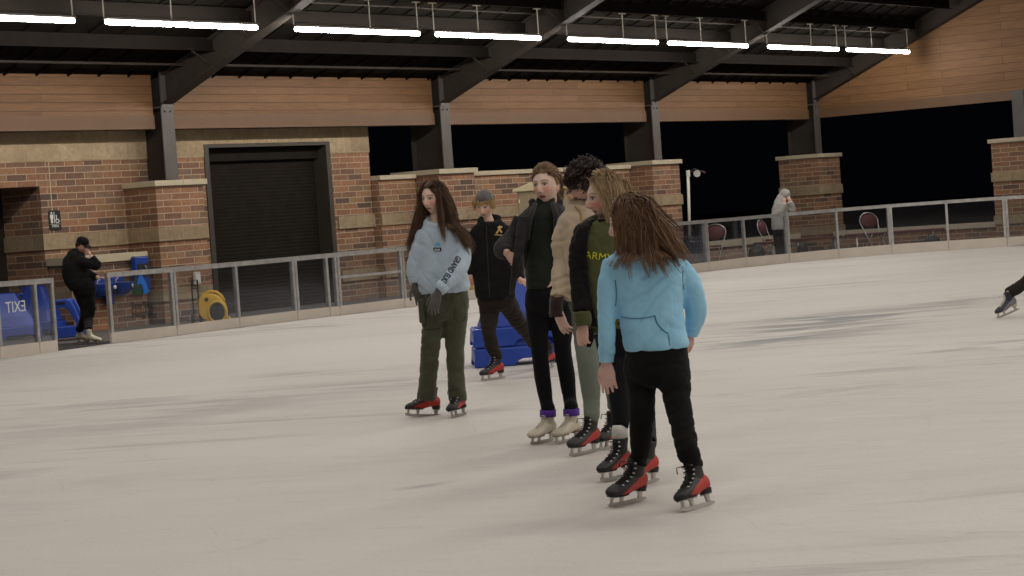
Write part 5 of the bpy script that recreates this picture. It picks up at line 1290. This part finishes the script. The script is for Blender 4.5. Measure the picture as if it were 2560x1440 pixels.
m = MB(); trunk(m, [(1958, 498, 8, .09, 0), (1955, 503, 17, .12, 0), (1951, 520, 21, .15, 0), (1948, 545, 20, .16, 0), (1947, 568, 18, .16, 0), (1947, 575, 16, .15, 0)], J, k)
sleeve(m, [J(1944, 511, .0), J(1950, 527, -.1), J(1956, 525, -.14), J(1962, 509, -.17)], [.085, .075, .07, .062]); sleeve(m, [J(1968, 510, -.02), J(1979, 524, -.1), J(1983, 522, -.12), J(1975, 504, -.16)], [.08, .072, .066, .062]); limb(m, [J(1957, 490, .05), J(1953, 500, .03), J(1950, 510, .02)], [.11, .13, .15])
rings = []
for z, rr in ((-.09, .10), (-.03, .125), (.04, .128), (.09, .105), (.125, .06), (.135, .01)): rings.append([hd.W(rr*.95*math.sin(a), -.035+rr*1.05*math.cos(a)-(.0 if math.cos(a) < .6 else .05*(math.cos(a)-.6)*(1 if z < .03 else 0)), z) for a in [2*math.pi*i/24 for i in range(24)]])
m.rings(rings)
garment('hooded_sweatshirt', m, cl['ltgrey'], r, .015, 2, .010, 36, cut=front_cut([(1957, 499), (1961, 505), (1971, 503), (1973, 496)]))
pants('trousers', r, J, k, [(1947, 566, 15, .14, 0), (1947, 580, 15, .14, 0), (1948, 588, 10, .1, 0)], [([J(1941, 582), J(1946, 620), J(1949, 650), J(1950, 674)], [.095, .08, .07, .06]), ([J(1953, 582), J(1957, 620), J(1958, 650), J(1960, 672)], [.095, .08, .07, .06])], cl['black'], 37, .005, voxel=.018)
m = MB()
for x, y in ((1949, 676), (1960, 674)): m.ell(J(x, y)-FH*.05, .05, .13, .05, (RH, FH, UP))
m.build('shoe', cl['black'], r, smooth=True)

# ---------------------------------------------------------------- R: skater leaving the frame at right
r, J, k = person(23.7, PZ(2600, 800), 'skater mostly outside the right edge, only one dark navy skate and trouser leg in view')
R1 = skate(r, PZ(2494, 798), 66, 'navy', pitch=-15, k=1.05); R2 = skate(r, PZ(2640, 800), 50, 'navy')
hd = Head(J(2690, 400), 60, 10, 0, 1.0)
body(r, hd, [neckring(hd, J(2690, 440)), ([J(2690, 450), J(2680, 520), J(2660, 580)], [.12, .12, .12]), ([J(2660, 460), J(2650, 530), J(2630, 560)], [.05, .04, .03]), ([J(2720, 460), J(2735, 530), J(2720, 570)], [.05, .04, .03]),
    legs_body(J(2640, 590), J(2590, 660, -.1), R1(0, -.05, .18)), legs_body(J(2675, 590), J(2670, 690), R2(0, -.05, .18))], voxel=.014)
m = MB(); trunk(m, [(2690, 432, 20, .08, 0), (2690, 445, 45, .12, 0), (2685, 500, 45, .14, 0), (2670, 580, 42, .14, 0), (2660, 610, 40, .13, 0)], J, k); sleeve(m, [J(2660, 455), J(2648, 530), J(2632, 560)], [.07, .06, .05]); sleeve(m, [J(2718, 455), J(2735, 530), J(2720, 570)], [.07, .06, .05])
garment('jacket', m, cl['char'], r, .015, 2, .008, 40)
pants('trousers', r, J, k, [(2660, 585, 38, .12, 0), (2658, 615, 38, .12, 0), (2656, 630, 24, .1, 0)], [([J(2640, 600), J(2590, 665, -.08), J(2566, 705, -.02), R1(0, -.055, .25)], [.10, .075, .07, .062]), ([J(2675, 600), J(2675, 700), R2(0, -.055, .25)], [.10, .075, .06])], cl['brown'], 41, .006, voxel=.014)

finish()

if DEBUG:
    for n_, T_ in dict(A1=A1, A2=A2, B1=B1, B2=B2, C1=C1, C2=C2, D1=D1, D2=D2, E1=E1, E2=E2, F1=F1, F2=F2, M1=M1, M2=M2, R1=R1).items():
        print('ANK', n_, [round(v) for v in proj(T_(0, -.052, .27))[:2]], 'rear', [round(v) for v in proj(T_(0, -.14, .01))[:2]], round(proj(T_(0, -.052, .27))[2], 2))
# ================================================================= PROPS
# ---- yellow air mover with hand truck behind it
def atY(x, y, Y): return PY(x, y, Y)
r = thing('air_mover', PZ(543, 806), 'yellow snail-shaped blower with black grille standing by the roller shutter behind the glass', 'blower')
D0 = proj(PY(543, 780, 26.4))[2]; Jb = lambda x, y, dz=0: PD(x, y, D0+dz); q = FPX/D0
base = Jb(533, 779)
m = MB(); O = [(498, 786), (497, 765), (500, 748), (510, 738), (525, 735), (541, 738), (555, 748), (562, 762), (565, 780), (562, 796), (552, 806), (538, 810), (520, 808), (508, 800)]
P = [((x-533)/q, -(y-779+.07*(x-533))/q) for x, y in O]; P = [tuple(v) for v in crom([(float(a), float(b)) for a, b in P+[P[0]]], 3)][:-1]
m.prism(P, base-FH*.0, RH, UP, FH, .26); m.build('housing', M['yellow'], r, bev=.02)
m = MB(); m.tube([Jb(543, 780, -.03)+RH*(.150*math.cos(a))+UP*(.178*math.sin(a)) for a in [2*math.pi*i/28 for i in range(28)]], .022, 8, closed=True); m.build('intake_ring', M['yellow'], r, smooth=True)
m = MB(); m.prism([(.143*math.cos(a), .170*math.sin(a)) for a in [2*math.pi*i/24 for i in range(24)]], Jb(543, 780, -.012), RH, UP, FH, .01)
for i in range(-3, 4): m.bar(Jb(543, 780, -.02)+UP*(i*.04)-RH*.115*math.sqrt(1-(i/4)**2), Jb(543, 780, -.02)+UP*(i*.04)+RH*.115*math.sqrt(1-(i/4)**2), .006, .006)
m.build('grille', M['black'], r)
m = MB(); m.tube([Jb(502, 752, .1), Jb(508, 736, .1), Jb(524, 728, .1), Jb(541, 729, .1), Jb(554, 739, .1), Jb(561, 752, .1)], .022, 8); m.build('handle', M['yellow'], r, smooth=True)
m = MB(); m.tube([Jb(516, 749, -.02), Jb(516, 749, .0)], .035, 12); m.build('knob', M['black'], r)
m = MB(); m.prism([(0, 0), (.13, 0), (.10, .045), (0, .08)], Jb(557, 800, .02), RH, UP, FH, .2); m.build('outlet_foot', M['yellow'], r, bev=.008)
r = thing('hand_truck', PZ(492, 815), 'black folding hand truck left of the yellow blower', 'hand truck')
m = MB(); m.tube([Jb(486, 800, .3), Jb(481, 740, .3), Jb(479, 702, .3), Jb(493, 700, .3), Jb(496, 738, .3), Jb(500, 800, .3)], .014, 8)
for y in (722, 760): m.bar(Jb(480.5+(y-702)*.07, y, .3), Jb(494.5+(y-702)*.07, y-1, .3), .012, .012)
m.build('frame', M['black'], r)
for dx in (482, 504):
    m = MB(); c = Jb(dx, 797, .25); m.tube([c-RH*.02, c+RH*.02], .08, 16); m.build('wheel', M['black'], r)
m = MB(); m.obox(Jb(494, 800, .1), RH, FH, UP, .16, .12, .008); m.build('toe_plate', M['darksteel'], r)
r = thing('outlet_cover', PY(478, 715, 27.6), 'pale weatherproof outlet cover on the first pier left of the blower', 'outlet cover')
m = MB(); m.box(28.15, 28.30, 27.56, 27.612, .62, .84); m.build('cover', M['rodwhite'], r, bev=.012); m = MB(); m.box(28.17, 28.28, 27.545, 27.558, .66, .80); m.build('flap', M['white'], r, bev=.004)
# ---- drinking fountains on the ledge wall
r = thing('drinking_fountain', V((26.35, 27.6, .6)), 'blue two-basin drinking fountain on the brick ledge, behind the person in black', 'drinking fountain')
def basin(cx, z):
    m = MB(); rings = []
    for zz, rr in ((z-.20, .10), (z-.12, .17), (z-.02, .21), (z, .215)): rings.append([V((cx+rr*math.cos(a), 27.62+rr*.9*math.sin(a), zz)) for a in [2*math.pi*i/22 for i in range(22)]])
    m.rings(rings); o = m.build('basin', M['fountain'], r, smooth=False, bev=.006)
    m = MB(); m.rings([[V((cx+rr*math.cos(a), 27.62+rr*.9*math.sin(a), z+.002)) for a in [2*math.pi*i/22 for i in range(22)]] for rr in (.18, .04)], False); m.build('bowl', M['steel'], o)
    m = MB(); m.tube([V((cx-.1, 27.66, z)), V((cx-.1, 27.66, z+.05)), V((cx-.06, 27.64, z+.075))], .016, 8); m.build('spout', M['steel'], o)
    m = MB(); m.ell(V((cx+.07, 27.43, z-.07)), .035, .02, .035); m.build('push_button', M['white'], o, smooth=True)
basin(PY(272, 715, 27.5).x, .78); basin(PY(318, 712, 27.5).x, .78)
m = MB(); m.box(25.85, 26.70, 27.80, 27.855, .55, .9); m.build('back_panel', M['fountain'], r, bev=.01)
m = MB(); m.box(26.2, 26.36, 27.70, 27.80, .42, .60); m.build('support', M['fountain'], r, bev=.02)
BX0, BX1 = PY(341, 690, 27.68).x, PY(375, 690, 27.68).x
r = thing('bottle_filler', V(((BX0+BX1)/2, 27.6, .66)), 'tall blue bottle filling station with a dark recess, left of the first pier', 'bottle filler')
m = MB(); m.box(BX0, BX1, 27.68, 27.80, .60, 1.18); o = m.build('cabinet', M['fountain'], r, bev=.02)
m = MB(); m.box(BX0+.05, BX1-.03, 27.665, 27.679, .84, 1.06); m.build('recess', M['black'], r)
m = MB(); m.box(BX0+.01, BX1-.01, 27.69, 27.79, 1.181, 1.20); m.build('top', M['steel'], r, bev=.004)
m = MB(); m.tube([V((BX0+.2, 27.66, 1.02)), V((BX0+.2, 27.62, .98))], .015, 8); m.build('nozzle', M['steel'], r)
m = MB(); m.ell(V(((BX0+BX1)/2, 27.67, .74)), .03, .02, .03); m.build('push_button', M['white'], r, smooth=True)
# ---- blue skate aids
def aid(c, yaw, label, k=1.0, open_=True, group='blue plastic skating aids'):
    ya = math.radians(yaw); ax = (RH*math.cos(ya)+FH*math.sin(ya)); ay = ax.cross(UP)*-1; ay = UP.cross(ax)
    r = thing('skating_aid', c, label, 'skating aid', group); c = V(c)
    m = MB(); W_, H_, Dp = .47*k, .185*k, .34*k
    P = [(-W_, 0), (-W_+.02, H_), (W_-.02, H_), (W_, 0), (W_-.1, 0), (W_-.13, .045*k), (W_-.18, .065*k), (.02, .065*k), (-.03, .05*k), (-.07, 0)]
    m.prism(P, c-ay*Dp, ax, UP, ay, .10*k); m.prism(P, c+ay*(Dp-.10*k), ax, UP, ay, .10*k)
    for s in (-1, 1): m.obox(c+ax*(s*(W_-.035*k))+UP*(H_*.6), ax, ay, UP, .025*k, Dp-.11*k, H_*.38)
    m.build('skirt', M['blue'], r, bev=.015*k)
    m = MB(); T_ = .66*k
    def ring(z, hw, hd_, n=24, e=5):
        return [c+ax*(hw*math.copysign(abs(math.cos(a))**(2/e), math.cos(a)))+ay*(hd_*math.copysign(abs(math.sin(a))**(2/e), math.sin(a)))+UP*z for a in [2*math.pi*i/n for i in range(n)]]
    m.rings([ring(H_+.002, .40*k, .30*k), ring(H_+.14*k, .345*k, .26*k), ring(.50*k, .22*k, .17*k), ring(T_-.02, .15*k, .12*k), ring(T_, .13*k, .10*k)])
    m.build('tower', M['blue'], r, smooth=False, bev=.01)
    for s in (-1, 1):
        m = MB(); m.tube([c+ax*(s*.12*k)+UP*(T_-.08), c+ax*(s*.24*k)+UP*(T_-.03), c+ax*(s*.26*k)+UP*(T_-.05)], .02, 8); m.build('grip', M['blue'], r, smooth=True)
    return r
c = PD(1300, 914, 21.9); c = V((c.x, c.y, 0.003))
aid(c, 4, 'lower blue skating aid of the stack on the ice, behind the legs of the group', .98); aid(c+UP*.19, 4, 'upper blue skating aid of the stack on the ice, between dark legs', .98)
def handle_aid(bx, by, D, label, s=1.0, flip=1):
    """sled aid: low scoop, sloping leg and a handle frame with a slot"""
    r = thing('skating_aid', V((PD(bx, by, D).x, PD(bx, by, D).y, 0)), label, 'skating aid', 'blue plastic skating aids')
    q = FPX/D/s; c = PD(bx, by, D); c.z = 0.02
    def prism(pts, nm, off=0., th=.38):
        m = MB(); m.prism([(flip*x/q, y/q) for x, y in pts], c+FH*off, RH, UP, FH, th); return m.build(nm, M['blue'], r, bev=.014)
    prism([(-18, 78), (-14, 98), (18, 100), (30, 96), (38, 80), (56, 26), (46, 24), (24, 72), (14, 79)], 'side_frame', 0, .07)
    prism([(-18, 78), (-14, 98), (18, 100), (30, 96), (38, 80), (56, 26), (46, 24), (24, 72), (14, 79)], 'side_frame', .33, .07)
    m = MB(); m.obox(c+RH*(flip*6/q)+UP*(90/q)+FH*.2, RH, FH, UP, 20/q, .13, 8/q); m.build('crossbar', M['blue'], r, bev=.02)
    prism([(-16, 2), (-22, 30), (56, 32), (58, 22), (50, 4)], 'scoop', 0, .40)
    m = MB(); m.obox(c+RH*(flip*6/q)+UP*(90/q)-FH*.003, RH, FH, UP, 11/q, .003, 3.2/q); m.build('hand_slot', M['black'], r)
    return r
handle_aid(153, 853, 34.6, 'blue skating aid with a handle slot standing behind the person in black')
aid(V((PZ(50, 850).x, PZ(50, 850).y, 0))+FH*1.6, -20, 'tall blue skating aid directly behind the EXIT lettering', 1.25); aid(V((PZ(-20, 860).x, PZ(-20, 860).y, 0))+FH*1.1, 15, 'blue skating aid cut by the left edge behind the exit gate', 1.15)
aid(V((PZ(108, 846).x, PZ(108, 846).y, 0))+FH*1.9, 40, 'blue skating aid seen through the narrow pane beside the exit gate', 1.2)
# ---- beige kiosk behind heads
def cm(n, c): return noisy(n, c, tuple(x*.9 for x in c), 3, .6, 0, .05)
M['tan'] = cm('tan_plastic', (.34, .27, .17)); M['creamroof'] = cm('cream_plastic', (.62, .53, .33))
r = thing('kiosk', V((PD(1360, 600, 43).x, PD(1360, 600, 43).y, 0)), 'tan cabinet with a pale pitched lid behind the heads of the middle skaters', 'cabinet')
Dk = 41.5; q = FPX/Dk; c = PD(1358, 520, Dk); c.z = 0
zt = PD(1300, 480, Dk).z
m = MB(); m.obox(c+UP*(zt/2), RH, FH, UP, 62/q, .35, zt/2); m.build('body', M['tan'], r, bev=.02)
m = MB(); m.prism([(-74/q, 0), (74/q, 0), (72/q, .06), (44/q, .20), (-30/q, .15), (-74/q, .04)], c+UP*(zt+.003)-FH*.42, RH, UP, FH, .84); m.build('lid', M['creamroof'], r, bev=.012)
for x in (1298, 1326):
    m = MB(); p = PD(x, 500, Dk-.37); m.tube([p, p-FH*.05, p-FH*.05-UP*.06], .012, 6); m.build('hook', M['white'], r)
# ---- work light on a pole, trash can, chairs, benches beyond the boards
r = thing('work_light', PD(1724, 640, 48.5), 'white pole with a box and a small lamp head at its top, beyond the boards', 'lamp')
m = MB(); m.tube([PD(1726, 640, 48.5), PD(1720, 436, 48.5)], .032, 8); m.build('pole', M['rodwhite'], r, smooth=True)
m = MB(); m.obox(PD(1720.5, 434, 48.5), RH, FH, UP, .04, .035, .07); m.build('junction_box', M['rodwhite'], r, bev=.006)
m = MB(); c = PD(1742, 434, 48.4); m.rings([[c+RH*(rr*math.cos(a))+UP*(rr*math.sin(a)-0*z)-FH*z for a in [2*math.pi*i/16 for i in range(16)]] for z, rr in ((-.08, .03), (0, .05), (.06, .075))]); m.build('lamp_head', M['alu'], r)
m = MB(); m.bar(PD(1726, 430, 48.5), PD(1742, 430, 48.5), .02, .02); m.tube([PD(1727, 427, 48.5), PD(1736, 422, 48.5), PD(1748, 426, 48.5), PD(1758, 431, 48.5)], .01, 6); m.build('bracket', M['black'], r)
m = MB(); m.tube([PD(1756, 429, 48.5), PD(1763, 432, 48.5)], .02, 8); m.build('red_clip', M['chairred'], r)
M['can'] = cm('can_grey', (.035, .04, .05))
r = thing('trash_can', PD(1737, 650, 47.6), 'dark grey square trash can behind the boards at the foot of the white pole', 'trash can')
c = PD(1737, 620, 47.6); c.z = 0; zt = PD(1737, 590, 47.6).z
m = MB(); m.rings([[c+RH*(w_*math.copysign(abs(math.cos(a))**.5, math.cos(a)))+FH*(w_*math.copysign(abs(math.sin(a))**.5, math.sin(a)))+UP*z for a in [2*math.pi*i/24 for i in range(24)]] for z, w_ in ((0.01, .17), (zt-.14, .205))]); m.build('bin', M['can'], r)
m = MB(); m.rings([[c+RH*(w_*math.copysign(abs(math.cos(a))**.5, math.cos(a)))+FH*(w_*math.copysign(abs(math.sin(a))**.5, math.sin(a)))+UP*z for a in [2*math.pi*i/24 for i in range(24)]] for z, w_ in ((zt-.138, .225), (zt-.05, .225), (zt, .17))]); m.build('lid', M['black'], r)
m = MB(); m.tube([c-FH*.23-RH*.1+UP*(zt-.1), c-FH*.26+UP*(zt-.12), c-FH*.23+RH*.1+UP*(zt-.1)], .012, 6); m.build('handle', M['steel'], r)
def chair(cx, cy, D, yaw, label):
    c = PD(cx, cy, D); c.z = 0.0; ya = math.radians(yaw); ax = RH*math.cos(ya)+FH*math.sin(ya); ay = UP.cross(ax)
    r = thing('folding_chair', c, label, 'chair', 'red folding chairs beyond the boards')
    m = MB(); rings = []
    for z, s in ((.43, .9), (.45, 1), (.475, .9)): rings.append([c+ax*(.2*s*math.cos(a))+ay*(.2*s*math.sin(a))+UP*z for a in [2*math.pi*i/20 for i in range(20)]])
    m.rings(rings); m.build('seat', M['chairred'], r, smooth=True)
    m = MB(); bc = c-ay*.0+UP*.74+ay*.21; u2 = (UP+ay*.22).normalized(); nn = ax.cross(u2)
    m.rings([[bc+ax*(.23*s*math.cos(a))+u2*(.165*s*math.sin(a))+nn*t for a in [2*math.pi*i/22 for i in range(22)]] for t, s in ((-.018, .9), (0, 1), (.018, .9))]); m.build('backrest', M['chairred'], r, smooth=True)
    m = MB(); m.tube([c+ax*.17-ay*.22+UP*.01, c+ax*.2+ay*.12+UP*.5]+[bc+ax*(.255*math.cos(a))+u2*(.195*math.sin(a)) for a in [math.radians(t) for t in range(-20, 201, 20)]]+[c-ax*.2+ay*.12+UP*.5, c-ax*.17-ay*.22+UP*.01], .012, 8); m.build('back_frame', M['steel'], r, smooth=True)
    for s in (-1, 1):
        m = MB(); m.tube([c+ax*(s*.18)+ay*.26+UP*.01, c+ax*(s*.18)-ay*.12+UP*.44], .011, 8); m.build('leg', M['steel'], r, smooth=True)
    m = MB(); m.bar(c-ax*.17+ay*.2+UP*.12, c+ax*.17+ay*.2+UP*.12, .014, .014); m.build('crossbar', M['steel'], r)
chair(1783, 640, 49.0, -25, 'red round-backed folding chair right of the trash can'); chair(2192, 640, 50.6, 28, 'maroon oval-backed chair with bright tube frame, framed by night sky'); chair(1932, 650, 51.6, 60, 'red chair half hidden behind the hooded person')
def bench(x0, y0, x1, y1, D0_, D1_, label):
    a, b = PD(x0, y0, D0_), PD(x1, y1, D1_); z = (a.z+b.z)/2; a.z = b.z = z; mid = (a+b)/2; mid.z = 0
    r = thing('bench', mid, label, 'bench', 'low red benches beyond the boards'); d = (b-a).normalized(); n = UP.cross(d)
    m = MB(); m.obox((a+b)/2-UP*.02, d, n, UP, (b-a).length/2, .16, .025); m.build('seat', M['chairred'], r, bev=.006)
    for t in (.12, .88):
        m = MB(); p = a.lerp(b, t); p.z = 0; m.bar(p-n*.12+UP*.005, p-n*.03+UP*(z-.05), .03, .03); m.bar(p+n*.12+UP*.005, p+n*.03+UP*(z-.05), .03, .03); m.build('leg', M['steel'], r)
bench(1885, 607, 1938, 604, 50.8, 50.8, 'low red bench left of the hooded person'); bench(1978, 600, 2098, 588, 50.9, 51.2, 'low red bench right of the hooded person, in front of the pier'); bench(2112, 588, 2362, 568, 51.0, 50.6, 'long low red bench under the oval chair back')
M['bag'] = cm('bag_black', (.02, .02, .022))
for x, y, D_, s_, l in ((1893, 628, 50.2, .2, 'dark rounded bag on the floor left of the hooded person'), (2330, 605, 50.0, .2, 'dark rounded bag near the right end of the long red bench'), (2006, 618, 50.1, .13, 'small dark bag right of the hooded person')):
    c = PD(x, y, D_); r = thing('bag', V((c.x, c.y, 0)), l, 'bag'); zt = c.z+s_*.8
    m = MB(); m.ell(V((c.x, c.y, zt/2+.0)), s_, s_*.8, zt/2, (RH, FH, UP)); o = garment('bag_body', m, M['bag'], r, .02, 1, .02, int(x) % 17, (5, 5, 5))
    m = MB(); m.tube([V((c.x, c.y, zt-.03))+RH*(.07*math.cos(a))+UP*(.06*math.sin(a)) for a in [math.pi*i/8 for i in range(9)]], .01, 6); m.build('handle', M['bag'], r)
# small bottle on the bench, caution board behind the beanie skater
r = thing('floor_sign', PZ(1178, 745), 'yellow and orange folding floor sign seen between the two left skaters', 'floor sign')
c = PD(1179, 722, 41.3); c.z = 0
for s in (-1, 1):
    m = MB(); m.prism([(-.16, 0), (.16, 0), (.10, .46), (-.10, .46)], c+FH*(s*.14), RH, (UP-FH*(s*.2)).normalized(), FH, .012); o = m.build('panel', M['yellow'], r)
m = MB(); m.prism([(-.13, .22), (.13, .22), (.12, .34), (-.12, .34)], c-FH*.143, RH, (UP+FH*.2).normalized(), FH*-1, .003); m.build('orange_band', mat('orange_print', (.6, .16, .03), .5), r)
# ================================================================= CAMERA, WORLD, RENDER
w = bpy.data.worlds.new('World'); SC.world = w; w.use_nodes = True
bg = w.node_tree.nodes['Background']; bg.inputs[0].default_value = (.004, .005, .008, 1); bg.inputs[1].default_value = .15
cam = bpy.data.cameras.new('camera'); co = bpy.data.objects.new('camera', cam); COL.objects.link(co); SC.camera = co
cam.sensor_width = 36; cam.lens = FPX/2560*36; cam.clip_start = .1; cam.clip_end = 600
R = Matrix((CR, CU, -CF)).transposed(); co.matrix_world = Matrix.Translation(CC) @ R.to_4x4()
SC.render.engine = 'CYCLES'
SC.view_settings.view_transform = 'Standard'; SC.view_settings.look = 'None'; SC.view_settings.exposure = EXPO; SC.view_settings.gamma = 1
SC.cycles.use_denoising = True; SC.cycles.max_bounces = 6; SC.cycles.transparent_max_bounces = 16
try: SC.cycles.use_light_tree = True
except Exception: pass
